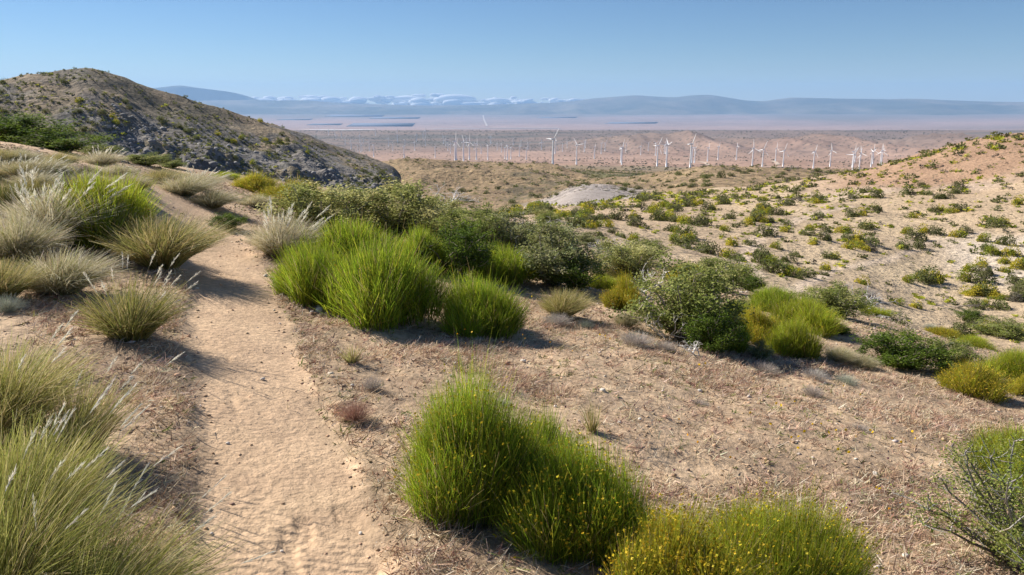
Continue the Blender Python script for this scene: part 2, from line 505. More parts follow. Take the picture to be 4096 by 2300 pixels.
# ------------------------------------------------------------------ the rocky hill on the left
HC = [(-260,118),(-130,98),(-60,88),(0,79.5),(44,72),(70,69),(85,67.3),(99,69.5),(116,75),(135,81.5),(171,93),(215,106.5),(254,119),(302,133),(342,148),(362,154.5),(380,160.5),(393,167),(402,176),(409,186),(415,194),(424,214),(440,235),(460,250)]
hth, htt = [], []
for u, v in HC:
    a, t = ray(float(u), float(v)); hth.append(float(a)); htt.append(float(t))
H0, H1 = hth[0], hth[-1]
PK = float(ray(85.0, 67.0)[0])
def hill_z(x, y, detail=True):
    x = np.asarray(x, float); y = np.asarray(y, float)
    r = np.hypot(x, y); th = np.arctan2(x, y)
    tc = pchip(hth, htt, th.ravel()).reshape(th.shape)
    rc_ = 330 + 40 * (th - PK) * 2
    rb_ = 205 + 30 * fbm(th * 6, th * 0 + 3.3, 5, 2)
    s = (r - rb_) / (rc_ - rb_)
    tb = -0.165
    up = tb + (tc - tb) * np.where(s < 1, 1 - (1 - np.clip(s, 0, 1)) ** 1.25, 1)
    z = up * r
    z = np.where(s < 0, tb * rb_ + s * 45, z)
    zc = tc * rc_
    z = np.where(s > 1, zc - (r - rc_) * 0.42 - 0.0009 * (r - rc_) ** 2, z)
    if detail:
        q = smooth(1.0, .82, s) * smooth(-.1, .15, s)
        # gullies running down to the left, rocky lower down and to the right
        xx = x + 0.55 * y
        rocky = smooth(.75, .45, s + 0.25 * fbm(x / 30, y / 30, 4, 3)) * smooth(H0 + .3, -.45, th) 
        z = z + q * (3.2 * ridged(xx / 34, (y - .3 * x) / 90, 2, 3) - 1.2)
        z = z + q * (0.35 + 1.5 * rocky) * (2.0 * ridged(x / 11, y / 13, 6, 4) + 0.4 * fbm(x / 2.5, y / 2.5, 7, 3))
        z = z + (1 - q) * 0.8 * fbm(x / 6, y / 6, 12, 3) * smooth(-1, -.2, s)
    return z
def hill_col(x, y, z):
    r = np.hypot(x, y); th = np.arctan2(x, y)
    s = (r - 205) / (330 + 80 * (th - PK) - 205)
    n = len(x)
    k = smooth(-.25, .3, fbm(x / 14, y / 14, 81, 5))
    soil = lerp(np.tile([0.30, 0.235, 0.16], (n, 1)), np.tile([0.20, 0.17, 0.12], (n, 1)), k)
    rock = lerp(np.tile([0.27, 0.245, 0.22], (n, 1)), np.tile([0.16, 0.15, 0.135], (n, 1)), smooth(-.3, .3, fbm(x / 4, y / 4, 83, 4)))
    rk = smooth(1.0, .6, s + .45 * fbm(x / 20, y / 24, 84, 4) - 0.35 * smooth(-.5, -.1, th)) * smooth(-.16, .06, fbm(x / 7, y / 9, 85, 4) + .12)
    return lerp(soil, rock, rk)
RM = soil_mat('rocky_hill_soil', 0.55, 1.0, 1.1, dots=(0.55, 0.16, (0.10, 0.11, 0.06)), contrast=(.62, 1.35))
rh = np.concatenate([np.linspace(185, 360, 220), np.linspace(361, 560, 25)])
V, Fq, C = grid_mesh(H0, H1, 440, rh, hill_z, hill_col, None)
tag(obj('rocky_hill', mesh_np('rocky_hill', V, Fq, C, RM, True)), kind='structure')

# ------------------------------------------------------------------ mountains
def mountain(name, crest, r_c, r_b, seed, amp, base, mat):
    ths, zs = [], []
    for u, v in crest:
        a, t = ray(float(u), float(v)); ths.append(float(a)); zs.append(float(t) * r_c)
    def zf(x, y):
        r = np.hypot(x, y); th = np.arctan2(x, y)
        zc = pchip(ths, zs, th.ravel()).reshape(th.shape)
        rb2 = r_b + 3500 * fbm(th * 9, th * 0 + seed, seed, 4)
        s = np.clip((r - rb2) / (r_c - rb2), 0, 1)
        back = np.clip((r - r_c) / 5000, 0, 1)
        z = base + (zc - base) * (s ** 1.2) * (1 - back)
        return z + amp * ridged(x / 3000, y / 5000, seed, 5) * np.sin(np.pi * np.clip(s, 0, 1)) * (1 - back) + 12 * fbm(x / 700, y / 700, seed + 3, 3) * s
    rr = np.linspace(r_b - 3000, r_c + 5500, 70)
    def cf(x, y, z):
        k = np.clip(.5 + fbm(x / 3000, y / 3000, seed + 5, 4), 0, 1)
        k = np.clip(k + .5 * ridged(x / 1500, y / 4000, seed + 8, 3), 0, 1)
        return lerp(np.tile([0.20, 0.17, 0.13], (len(x), 1)), np.tile([0.06, 0.065, 0.045], (len(x), 1)), k)
    V, Fq, C = grid_mesh(ths[0], ths[-1], 420, rr, zf, cf, None)
    return tag(obj(name, mesh_np(name, V, Fq, C, mat, True)), kind='structure')
MT = soil_mat('mountain_rock', 0.002, 0.8, 120, contrast=(.8, 1.2))
mountain('mountain_range', [(-900,104),(-200,103),(150,101),(250,100),(278,100.4),(300,100.2),(338,102.6),(397,104.8),(440,105.4),(477,105),(529,103.2),(560,102.2),(576,100.6),(596,98),(620,96.2),(636,95.2),(655,96.4),(676,97),(692,95.2),(708,94.6),(722,96.4),(735,98.6),(750,100.6),(763,101),(780,98.6),(795,97.4),(820,98),(855,98.6),(885,98.9),(914,98.6),(945,99.9),(974,101),(1024,101.8),(1200,100),(1900,102)],
         50000, 41000, 91, 230, -830, MT)
mountain('far_mountain', [(-900,96),(-200,94),(60,93),(120,92),(150,88.5),(165,86.9),(179,85.6),(199,88),(223,91),(240,94),(256,99),(275,105),(300,110),(400,112)],
         54500, 51500, 95, 300, -830, MT)

# ------------------------------------------------------------------ air
hz, hn, hl, hb = new_mat('valley_haze')
hn.remove(hb)
pv = hn.new('ShaderNodeVolumePrincipled')
pv.inputs['Color'].default_value = (0.385, 0.645, 1.0, 1)
pv.inputs['Density'].default_value = 1.8e-5
pv.inputs['Anisotropy'].default_value = 0.08
hl.new(pv.outputs[0], hn['Material Output'].inputs['Volume'])
x0, x1, y0, y1, z0, z1 = -70000, 70000, -4000, 61500, -1100, 1250
V = [(x, y, z) for z in (z0, z1) for y in (y0, y1) for x in (x0, x1)]
Fb = [(0,2,3,1),(4,5,7,6),(0,1,5,4),(2,6,7,3),(0,4,6,2),(1,3,7,5)]
tag(obj('haze', mesh_np('haze', np.array(V), np.array(Fb), None, hz)), kind='stuff')

# ================================================================== plants
def plant_mat(name, transl=0.3, rough=0.55, var=0.12):
    m, n, l, b = new_mat(name)
    at = n.new('ShaderNodeAttribute'); at.attribute_name = 'Col'
    geo = n.new('ShaderNodeNewGeometry')
    nz = noise_node(n, l, 6.0, 3, .5, geo.outputs['Position'])
    rr = ramp_node(n, [(0.3, (1 - var,) * 3), (0.7, (1 + var,) * 3)])
    l.new(nz.outputs['Fac'], rr.inputs['Fac'])
    c = mixc(n, l, 'MULTIPLY', 1.0, at.outputs['Color'], rr.outputs['Color'])
    l.new(c, b.inputs['Base Color'])
    b.inputs['Roughness'].default_value = rough
    b.inputs['Specular IOR Level'].default_value = 0.12
    if transl > 0:
        t = n.new('ShaderNodeBsdfTranslucent'); l.new(c, t.inputs['Color'])
        mx = n.new('ShaderNodeMixShader'); mx.inputs[0].default_value = transl
        l.new(b.outputs[0], mx.inputs[1]); l.new(t.outputs[0], mx.inputs[2])
        l.new(mx.outputs[0], n['Material Output'].inputs['Surface'])
    return m
STEM = plant_mat('green_stems', .48)
LEAF = plant_mat('small_leaves', .42, .75)
STRAW = plant_mat('grass_blades', .35)
WOOD = plant_mat('weathered_wood', 0.0, .8)
BLOOM = plant_mat('petals', .2)
LITTER = plant_mat('dry_herbs', .2, .8)

def ribbons(acc, P, W0, C0, C1, rng, taper=True):
    """P: n x k x 3 centre lines, W0: n widths, C0/C1: n x 3 base and tip colours"""
    n, k, _ = P.shape
    d = P[:, -1] - P[:, 0]; d /= np.linalg.norm(d, axis=1, keepdims=True) + 1e-9
    rv = rng.normal(size=(n, 3)); s = np.cross(d, rv); s /= np.linalg.norm(s, axis=1, keepdims=True) + 1e-9
    tt = np.linspace(0, 1, k)
    w = (1 - 0.75 * tt) if taper else np.ones(k)
    off = s[:, None, :] * (W0[:, None] * w[None, :] * 0.5)[:, :, None]
    V = np.stack([P - off, P + off], 2).reshape(n, k * 2, 3)
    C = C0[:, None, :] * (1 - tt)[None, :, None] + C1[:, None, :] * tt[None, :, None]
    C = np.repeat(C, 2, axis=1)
    base = (np.arange(n) * k * 2)[:, None]
    Fs = []
    for i in range(k - 1):
        Fs.append(np.concatenate([base + 2*i, base + 2*i+1, base + 2*i+3, base + 2*i+2], 1))
    acc.add(V.reshape(-1, 3), np.concatenate(Fs), C.reshape(-1, 3))

def leaves(acc, P, size, C, rng, aspect=.5):
    """one folded diamond per leaf"""
    n = len(P)
    a = rng.normal(size=(n, 3)); a[:, 2] = a[:, 2] * .8 + .3; a /= np.linalg.norm(a, axis=1, keepdims=True)
    b = np.cross(a, rng.normal(size=(n, 3))); b /= np.linalg.norm(b, axis=1, keepdims=True)
    L = (size * rng.uniform(.6, 1.3, n))[:, None] if np.ndim(size) == 0 else size[:, None]
    V = np.stack([P - a*L*.5, P + b*L*aspect*.5, P + a*L*.5, P - b*L*aspect*.5], 1)
    base = (np.arange(n) * 4)[:, None]
    acc.add(V.reshape(-1, 3), base + np.arange(4)[None, :], np.repeat(C, 4, axis=0))

def tube(acc, pts, radii, C, sides=5):
    pts = np.asarray(pts, float); k = len(pts)
    d = np.gradient(pts, axis=0); d /= np.linalg.norm(d, axis=1, keepdims=True) + 1e-9
    ref = np.array([.3, .9, .2]) if abs(d[0] @ np.array([.3, .9, .2])) < .9 else np.array([1, 0, 0.])
    s = np.cross(d, ref); s /= np.linalg.norm(s, axis=1, keepdims=True) + 1e-9
    t = np.cross(d, s)
    an = np.linspace(0, 2*np.pi, sides, endpoint=False)
    V = pts[:, None] + (s[:, None] * np.cos(an)[None, :, None] + t[:, None] * np.sin(an)[None, :, None]) * np.asarray(radii)[:, None, None]
    Fs = []
    for i in range(k - 1):
        for j in range(sides):
            j2 = (j + 1) % sides
            Fs.append((i*sides + j, i*sides + j2, (i+1)*sides + j2, (i+1)*sides + j))
    acc.add(V.reshape(-1, 3), np.array(Fs), C)

def cvar(rng, n, base, dv=.18, dh=.05):
    c = np.array(base)[None, :] * (1 + rng.normal(0, dv, (n, 1))) * (1 + rng.normal(0, dh, (n, 3)))
    return np.clip(c, .005, .95)
def cmix(rng, n, pal, wts, dv=.15, dh=.04):
    idx = rng.choice(len(pal), n, p=np.array(wts) / sum(wts))
    return np.clip(np.array(pal)[idx] * (1 + rng.normal(0, dv, (n, 1))) * (1 + rng.normal(0, dh, (n, 3))), .005, .95)

GREEN = (0.27, 0.39, 0.03); GREEN2 = (0.42, 0.49, 0.042); DKGREEN = (0.15, 0.21, 0.022)
YEL = (0.55, 0.42, 0.03); YGREEN = (0.44, 0.40, 0.045); STRAWC = (0.56, 0.44, 0.20); STRAWG = (0.36, 0.34, 0.09)

def broom_meshes(seed, n=4500, width=1.0, depth=1.0, height=.7, sw=.006, lobes=1, pal=None, wts=None, flowers=250, fsize=.016, fcol=YEL, lean=(.0, .0)):
    """Dense broom of thin upright green stems fanning out of a base; real metres."""
    rng = np.random.default_rng(seed)
    pal = pal or [GREEN, GREEN2, DKGREEN, YGREEN]; wts = wts or [5, 4, 2, 1.2]
    a = Acc(); fl = Acc()
    lob = []
    for i in range(lobes):
        if lobes == 1: lob.append((0, 0, 1, 1))
        else:
            an = 2.4 * i + rng.uniform(-.4, .4); rr = .34 * math.sqrt(i / (lobes - 1)) * rng.uniform(.8, 1.1)
            ls_ = rng.uniform(.34, .56)
            lob.append((math.cos(an) * rr, math.sin(an) * rr, ls_, (1.05 - 1.1 * rr) * rng.uniform(.78, 1.08)))
    for (lx, ly, ls, lh) in lob:
        m = n // lobes; shade = rng.uniform(.8, 1.2); tilt_ = rng.normal(0, .06, 2)
        an = rng.uniform(0, 2*np.pi, m); rr = np.sqrt(rng.uniform(0, 1, m))
        ex, ey = np.cos(an) * rr, np.sin(an) * rr
        tuft = 0.13 * fbm(ex * 3.2 + seed, ey * 3.2, seed, 3)
        hz = np.sqrt(np.clip(1 - .72 * rr ** 2.6, .05, 1)) * (rng.uniform(.66, 1.04, m) + tuft * 2.2 + .22 * (rng.uniform(size=m) < .03)) * lh
        tip = np.stack([(lx + ex * ls * .5 * (1 + .16*hz)) * width, (ly + ey * ls * .5 * (1 + .14*hz)) * depth, hz * height], 1)
        root = np.stack([(lx + ex * ls * .36) * width, (ly + ey * ls * .36) * depth, np.zeros(m)], 1)
        root[:, :2] += rng.normal(0, .02, (m, 2)) * width
        f0 = rng.uniform(0, .65, m) ** 1.2
        tip[:, 0] += tilt_[0] * hz; tip[:, 1] += tilt_[1] * hz
        jit = rng.normal(0, .075, (m, 3)) * height * np.array([1, 1, .3])
        def curve(t):
            o = root + (tip - root) * t[:, None]
            out = (tip - root) * np.array([1, 1, 0])
            o = o + out * (-(.16) * (t * (1 - t)))[:, None]
            o[:, 2] += (.30 * t * (1 - t)) * height * hz
            return o + jit * (t * t)[:, None] + rng.normal(0, .006, (m, 3)) * height
        P = np.stack([curve(f0), curve(f0 * .6 + .4), curve(np.ones(m))], 1)
        P[:, 2, 0] += lean[0] * height * rng.uniform(.5, 1, m); P[:, 2, 1] += lean[1] * height
        P[:, 1, 0] += lean[0] * height * .35
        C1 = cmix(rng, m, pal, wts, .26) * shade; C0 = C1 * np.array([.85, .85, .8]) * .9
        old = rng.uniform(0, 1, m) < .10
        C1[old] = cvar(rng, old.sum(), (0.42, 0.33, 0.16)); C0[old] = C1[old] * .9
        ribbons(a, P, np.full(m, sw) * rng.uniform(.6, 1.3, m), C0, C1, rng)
        nf = flowers // lobes
        if nf:
            idx = rng.choice(m, nf)
            t = rng.uniform(.55, 1.0, nf)
            pos = P[idx, 1] * (1 - t[:, None]) + P[idx, 2] * t[:, None]
            cf = cvar(rng, nf, fcol, .15, .06)
            for q in range(2):
                leaves(fl, pos, fsize, cf, rng, .9)
    res = [('stems', a.mesh('broom_stems', STEM))]
    if flowers: res.append(('blossom', fl.mesh('broom_blossom', BLOOM)))
    return res

def bush_meshes(seed, nb=26, leaves_n=7000, lsize=.02, puff=.042, pal=None, wts=None, twig=(0.30, 0.26, 0.22), flat=1.0, bare=.12):
    """Leafy shrub of unit width and unit height: crooked branches, leaf clumps along the twigs."""
    rng = np.random.default_rng(seed)
    pal = pal or [(0.20, 0.235, 0.055), (0.28, 0.31, 0.085), (0.40, 0.40, 0.14)]; wts = wts or [4, 4, 2]
    wd = Acc(); lf = Acc(); tips = []
    for i in range(nb):
        an = rng.uniform(0, 2*np.pi); rr = math.sqrt(rng.uniform(0, 1))
        hz = math.sqrt(max(.06, 1 - .85 * rr ** 2)) * rng.uniform(.72, 1.0)
        tip = np.array([math.cos(an) * rr * .5, math.sin(an) * rr * .5, hz * flat])
        k = 5; ts = np.linspace(0, 1, k)[:, None]
        pts = tip * ts + rng.normal(0, .025, (k, 3)) * ts; pts[:, 2] = tip[2] * ts[:, 0] ** .85
        pts[0] = (tip[0] * .12, tip[1] * .12, -.03)
        tube(wd, pts, np.linspace(.014, .004, k), cvar(rng, 1, twig)[0], 4)
        for j in range(8):
            p0 = pts[rng.integers(1, k)]; d = rng.normal(size=3); d[2] = abs(d[2]) + .3; d /= np.linalg.norm(d)
            q = p0 + d * rng.uniform(.06, .20)
            q[2] = max(q[2], .03)
            tube(wd, [p0, (p0 + q) / 2 + rng.normal(0, .01, 3), q], [.005, .004, .002], cvar(rng, 1, twig)[0], 3)
            tips.append((p0, q))
    m = leaves_n
    idx = rng.integers(0, len(tips), m); t = rng.uniform(.1, 1.15, m)
    A = np.array([a for a, _ in tips]); B = np.array([b for _, b in tips])
    P = A[idx] + (B[idx] - A[idx]) * t[:, None] + rng.normal(0, puff, (m, 3))
    keep = (P[:, 2] > .02)
    P = P[keep]; idx = idx[keep]
    tipc = cmix(rng, len(tips), pal, wts, .1, .03)
    C = tipc[idx] * (1 + rng.normal(0, .18, (len(P), 1)))
    leaves(lf, P, lsize, np.clip(C, .01, .9), rng, .55)
    return [('branches', wd.mesh('shrub_branches', WOOD)), ('foliage', lf.mesh('shrub_foliage', LEAF))]

def far_bush_mesh(seed, n, pal, wts, lsize=.11, h=.62, name='far_shrub', twigs=7):
    rng = np.random.default_rng(seed)
    a = Acc()
    nl = rng.integers(3, 6)
    cs = [(0, 0, 1.0)] + [(rng.uniform(-.28, .28), rng.uniform(-.28, .28), rng.uniform(.45, .8)) for _ in range(nl)]
    for i, (cx, cy, s) in enumerate(cs):
        m = int(n / len(cs))
        v = rng.normal(size=(m, 3)); v /= np.linalg.norm(v, axis=1, keepdims=True)
        v[:, 2] = np.abs(v[:, 2]); rad = rng.uniform(.55, 1.05, m) ** .6
        P = v * rad[:, None] * np.array([.36, .36, h]) * s + np.array([cx, cy, 0])
        P += rng.normal(0, .015, P.shape)
        C = cmix(rng, 1, pal, wts, .12, .03) * (1 + rng.normal(0, .2, (m, 1)))
        leaves(a, P, lsize, np.clip(C, .01, .9), rng, .6)
    for i in range(twigs):
        an = rng.uniform(0, 6.28); q = np.array([math.cos(an) * .25, math.sin(an) * .25, h * .6])
        tube(a, [(0, 0, -.1), q * .5 + rng.normal(0, .02, 3), q], [.015, .012, .006], np.array([.22, .19, .15]), 3)
    return a.mesh(name, LEAF)

def bunch_meshes(seed, n=1500, width=1., height=.6, bw=.005, pal=None, wts=None, plumes=0, lean=(.10, -.04), plen=.20, droop=.35, single=False, pw=.012):
    """Bunchgrass: blades arching out of one crown, pale feathery plumes on taller stalks."""
    rng = np.random.default_rng(seed)
    pal = pal or [STRAWC, STRAWG, (0.60, 0.50, 0.28), (0.16, 0.19, 0.05)]; wts = wts or [4, 4, 2, 2]
    a = Acc()
    an = rng.uniform(0, 2*np.pi, n); rr = rng.uniform(0, 1, n) ** .6
    L = rng.uniform(.55, 1.05, n) * height * (1 - .15 * rr)
    dirs = np.stack([np.cos(an) * rr * width / height * .55, np.sin(an) * rr * width / height * .55, np.ones(n)], 1)
    dirs /= np.linalg.norm(dirs, axis=1, keepdims=True)
    root = np.stack([np.cos(an) * rr, np.sin(an) * rr, np.zeros(n)], 1) * width * .13 + rng.normal(0, .012, (n, 3)) * np.array([1, 1, 0])
    dr = droop * rng.uniform(.2, 1.3, n) * rr
    ts = np.array([0, .4, .72, 1.0])
    P = np.zeros((n, 4, 3))
    for i, t in enumerate(ts):
        p = root + dirs * (L * t)[:, None]
        p[:, :2] += dirs[:, :2] * (L * t * t * .45)[:, None]
        p[:, 0] += lean[0] * L * t * t; p[:, 1] += lean[1] * L * t * t
        p[:, 2] -= dr * L * t ** 2.4
        P[:, i] = p + rng.normal(0, .030 * t + .001, (n, 3)) * height
    P[:, :, 2] = np.maximum(P[:, :, 2], .004)
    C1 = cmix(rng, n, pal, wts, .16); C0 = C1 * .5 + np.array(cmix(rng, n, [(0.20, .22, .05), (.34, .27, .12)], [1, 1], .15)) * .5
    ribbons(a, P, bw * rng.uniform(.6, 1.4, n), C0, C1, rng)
    pl = []
    for i in range(plumes):
        s = Acc()
        an = rng.uniform(0, 2*np.pi); r_ = rng.uniform(.1, 1) ** .7
        d = np.array([math.cos(an) * r_ * .42 * width / height + lean[0] * 1.6, math.sin(an) * r_ * .42 * width / height, 1]); d /= np.linalg.norm(d)
        H = height * rng.uniform(.85, 1.35)
        r0 = np.array([math.cos(an), math.sin(an), 0]) * width * .08
        tt = np.linspace(0, 1, 6)[:, None]
        pts = r0 + d * H * tt + np.array([d[0] * .3 + lean[0], d[1] * .3 + lean[1], -.05]) * H * tt ** 2.2
        s0 = H * .75; col = cvar(rng, 1, (.42, .38, .20))[0]
        ribbons(s, pts[None], np.array([.0035]), col[None], col[None] * 1.1, rng)
        # plume: a narrow tuft of fine bristles round the stalk end
        e = pts[-1]; dd = pts[-1] - pts[-2]; dd /= np.linalg.norm(dd)
        nb = 44; q = rng.uniform(0, 1, nb)
        b0 = e - dd * plen * (1 - q)[:, None]
        b1 = b0 + dd * (rng.uniform(.14, .30, nb) * plen)[:, None] + rng.normal(0, pw * .8, (nb, 3)) * (.25 + np.sin(q * 3.0))[:, None] * .8
        cc = cvar(rng, nb, (.86, .82, .70), .05, .02)
        ribbons(s, np.stack([b0, (b0 + b1) / 2, b1], 1), np.full(nb, pw * .42), cc, cc, rng)
        pl.append(s)
    res = [('blades', a.mesh('grass_blades', STRAW))]
    if pl:
        if single:
            res += [('plume', s.mesh('grass_plume', STRAW)) for s in pl]
        else:
            t = Acc()
            for s in pl:
                for V_, C_ in ((np.concatenate(s.V), np.concatenate(s.C)),):
                    t.add(V_, np.concatenate(s.F4), C_)
            res.append(('plumes', t.mesh('grass_plumes', STRAW)))
    return res

def twig_meshes(seed, n=900, col=(.42, .36, .32), tipc=(.50, .46, .40), wid=.006):
    """low grey mound of fine crooked twigs, unit width and height"""
    rng = np.random.default_rng(seed); a = Acc()
    an = rng.uniform(0, 2*np.pi, n); rr = np.sqrt(rng.uniform(0, 1, n))
    hz = np.sqrt(1 - .8 * rr ** 2) * rng.uniform(.6, 1.05, n)
    tip = np.stack([np.cos(an) * rr * .5, np.sin(an) * rr * .5, hz], 1)
    f0 = rng.uniform(0, .6, n)[:, None]
    P = np.stack([tip * f0, tip * (f0 * .5 + .5) + rng.normal(0, .03, (n, 3)), tip + rng.normal(0, .04, (n, 3))], 1)
    P[:, :, 2] = np.maximum(P[:, :, 2], -.02)
    ribbons(a, P, wid * rng.uniform(.6, 1.4, n), cvar(rng, n, col), cvar(rng, n, tipc, .2), rng)
    return [('twigs', a.mesh('dry_twigs', LITTER))]

def dead_meshes(seed, trunks=5, spread=.5, r0=.022, depth=4, col=(.62, .59, .55), up=.6, kids=(2, 4), fall=.68):
    """bare weathered branches forking from one root; unit height"""
    rng = np.random.default_rng(seed); a = Acc()
    def grow(p, d, L, r, lev):
        k = 4; pts = [p]; dd = d.copy()
        for i in range(k - 1):
            dd = dd + rng.normal(0, .22, 3); dd /= np.linalg.norm(dd)
            pts.append(pts[-1] + dd * L / (k - 1))
        rad = np.linspace(r, r * .6, k)
        c = np.array(col) * rng.uniform(.7, 1.2)
        tube(a, pts, rad, c, 5 if lev > 2 else 3)
        if lev <= 0: return
        for i in range(rng.integers(*kids)):
            q = pts[rng.integers(1, k)] if i else pts[-1]
            nd = dd + rng.normal(0, .55, 3); nd[2] += .12; nd /= np.linalg.norm(nd)
            grow(q, nd, L * fall * rng.uniform(.7, 1.1), r * .58, lev - 1)
    for i in range(trunks):
        an = rng.uniform(0, 6.28)
        d = np.array([math.cos(an) * spread, math.sin(an) * spread, up]); d /= np.linalg.norm(d)
        grow(np.array([math.cos(an) * .02, math.sin(an) * .02, -.04]), d, .36, r0 * rng.uniform(.6, 1.1), depth)
    me = a.mesh('bare_branches', WOOD)
    return [('branches', me)]

# ------------------------------------------------------------------ placing
def plant(name, meshes, u, v, label, cat, w=None, h=None, rz=None, group=None, sxyz=None, sink=.02, rmax=60, kinds=(), xyz=None, tilt=None):
    """sets one plant (Empty > parts, or a single mesh) on the ground seen at (u, v)"""
    if xyz is None:
        x, y, z, r = hit(u, v, 0.6, rmax)
    else: x, y, z = xyz
    fwd = y * cp - z * sp
    if sxyz is None:
        s = w * fwd / F
        hh = (h * fwd / F) if h else s
        sxyz = (s, s, hh)
    rz = random.uniform(0, 6.28) if rz is None else rz
    if len(meshes) == 1:
        root = obj(name, meshes[0][1])
    else:
        root = obj(name, None); root.empty_display_size = .1
        for pn, me in meshes:
            c = obj(pn, me, root)
            if pn in kinds: c['kind'] = 'stuff'
    root.location = (x, y, z - sink); root.scale = sxyz; root.rotation_euler = (0 if tilt is None else tilt, 0, rz)
    tag(root, label, cat, group)
    return root

random.seed(7)
def px2m(u, v, px):
    x, y, z, r = hit(u, v, .6, 80)
    return px * (y * cp - z * sp) / F

# --- broom shrubs: three mid-size variants built at their own proportions (unit width x unit height)
BR = [broom_meshes(100 + i, n=9000, width=1, depth=1, height=1, sw=.0062, lobes=lb, flowers=120, fsize=.014) for i, lb in enumerate((5, 9, 7))]
BRY = [broom_meshes(120 + i, n=7000, width=1, depth=1, height=1, sw=.007, lobes=lb, pal=[GREEN2, YGREEN, (0.45, .36, .04)], wts=[2.5, 3, 3], flowers=2200, fsize=.020, fcol=(.66, .48, .05)) for i, lb in enumerate((4, 7))]
BRG = [broom_meshes(130 + i, n=8000, width=1, depth=1, height=1, sw=.0065, lobes=6, pal=[GREEN2, (0.27, .33, .03), YGREEN], wts=[4, 3, 2], flowers=260, fsize=.02) for i in range(1)]
G_B = 'green broom-stemmed shrubs on the near slope'
brooms = [
 # u, v, w, h, set, label
 (97, 240, 112, 74, BRG[0], 'bright green stemmed shrub flecked with yellow blossom left of the trail, above the tufted grass'),
 (318, 300, 88, 72, BR[2], 'leftmost lobe of the large green clump beside the trail bend'),
 (378, 318, 128, 92, BR[1], 'largest bright green stemmed shrub in the clump right of the trail'),
 (484, 330, 96, 66, BR[0], 'rounded green stemmed shrub right of the largest clump, casting a long shadow to the right'),
 (350, 266, 100, 56, BR[1], 'green stemmed shrub rising behind the large clump, below the pale olive bushes'),
 (418, 270, 60, 52, BR[0], 'upright yellow-green stemmed shrub behind the large clump, left of the dark bush'),
 (502, 280, 84, 42, BR[2], 'bright lime green broom shrub alone behind the rounded one'),
 (292, 204, 70, 27, BRY[1], 'golden green bush on the slope crest left of centre, nearer of the two'),
 (252, 190, 50, 18, BRY[0], 'orange tinted green bush on the slope crest, right of the trail'),
 (322, 202, 30, 12, BRG[0], 'small yellow-green bush beside the golden bush on the crest'),
 (225, 178, 32, 8, BRG[0], 'thin bright green bush on the crest behind pale grasses'),
 (602, 288, 42, 17, BRG[0], 'low lime green tuft between dark shrub and golden bush'),
 (626, 309, 46, 36, BRY[0], 'golden yellow rounded bush at the foot of the grey-green shrub'),
 (686, 284, 50, 24, BRY[1], 'pale yellow bush behind the large grey-green shrub'),
 (708, 278, 28, 12, BRY[0], 'small pale yellow bush at the right end of the yellow one'),
 (722, 345, 56, 44, BR[0], 'dark green stemmed shrub against the right side of the grey-green shrub'),
 (770, 310, 60, 28, BR[2], 'green stemmed bush at the back of the right hand cluster'),
 (806, 328, 70, 36, BRG[0], 'bright green stemmed bush at the right of the right hand cluster'),
 (757, 342, 58, 38, BRY[0], 'yellow-green bush in the middle of the right hand cluster'),
 (790, 355, 58, 42, BRG[0], 'front yellow-green bush of the right hand cluster, beside the bluish shrub'),
 (740, 326, 46, 32, BR[2], 'mid green bush squeezed between dark and yellow bushes of the right hand cluster'),
 (866, 313, 44, 9, BRG[0], 'long low green hedge-like tuft on the edge of the slope'),
 (972, 392, 66, 36, BRY[1], 'golden bush near the right edge, below the dark leafy shrub'),
 (1010, 380, 66, 36, BRG[0], 'green bush behind the golden bush at the right edge'),
 (1020, 394, 34, 20, BRY[0], 'small orange-gold bush cut by the right edge'),
 (943, 336, 32, 10, BRY[1], 'small yellow bush behind the dark leafy shrub at right'),
 (972, 346, 44, 10, BRG[0], 'low yellow-green bush behind and right of the dark leafy shrub'),
 (1016, 478, 92, 60, BRG[0], 'lime green bush cut by the right edge, above the grey twiggy shrub'),
]
for u, v, w, h, ms, lb in brooms:
    plant('broom_shrub', ms, u, v, lb, 'shrub', w=w, h=h, group=G_B, kinds=('stems', 'blossom'))
# --- foreground brooms, each its own build
fg = [
 (468, 506, 1, dict(n=14000, width=.76, depth=.62, height=.70, sw=.0030, lobes=9, flowers=1700, fsize=.012, lean=(.02, 0)), 'tall bright green broom shrub dotted with yellow flowers, foreground centre'),
 (540, 490, 2, dict(n=4500, width=.34, depth=.30, height=.46, sw=.0032, lobes=4, flowers=160, fsize=.011), 'narrow green broom tuft against the right side of the tall foreground shrub'),
 (584, 548, 3, dict(n=12000, width=.68, depth=.50, height=.56, sw=.0030, lobes=8, flowers=2200, fsize=.013), 'green broom shrub heavy with yellow flowers, second in the foreground row'),
 (668, 598, 4, dict(n=8000, width=.54, depth=.44, height=.47, sw=.0028, lobes=6, pal=[GREEN2, YGREEN, (.5, .42, .05)], wts=[3, 3, 2], flowers=3200, fsize=.012), 'yellow flowering broom shrub at the bottom edge, third in the foreground row'),
 (776, 592, 5, dict(n=13000, width=.84, depth=.56, height=.48, sw=.0028, lobes=9, pal=[GREEN2, (.30, .36, .035), YGREEN], wts=[4, 3, 2], flowers=3000, fsize=.011), 'spreading lime green broom shrub at the bottom edge, right end of the foreground row'),
 (474, 452, 6, dict(n=160, width=.22, depth=.2, height=.66, sw=.0035, lobes=1, flowers=10, fsize=.01), 'few loose green stems standing behind the tall foreground shrub'),
]
for u, v, sd_, kw, lb in fg:
    plant('broom_shrub', broom_meshes(200 + sd_, **kw), u, v, lb, 'shrub', sxyz=(1, 1, 1), rz=0, group='yellow-flowered broom shrubs in the foreground row', kinds=('stems', 'blossom'))

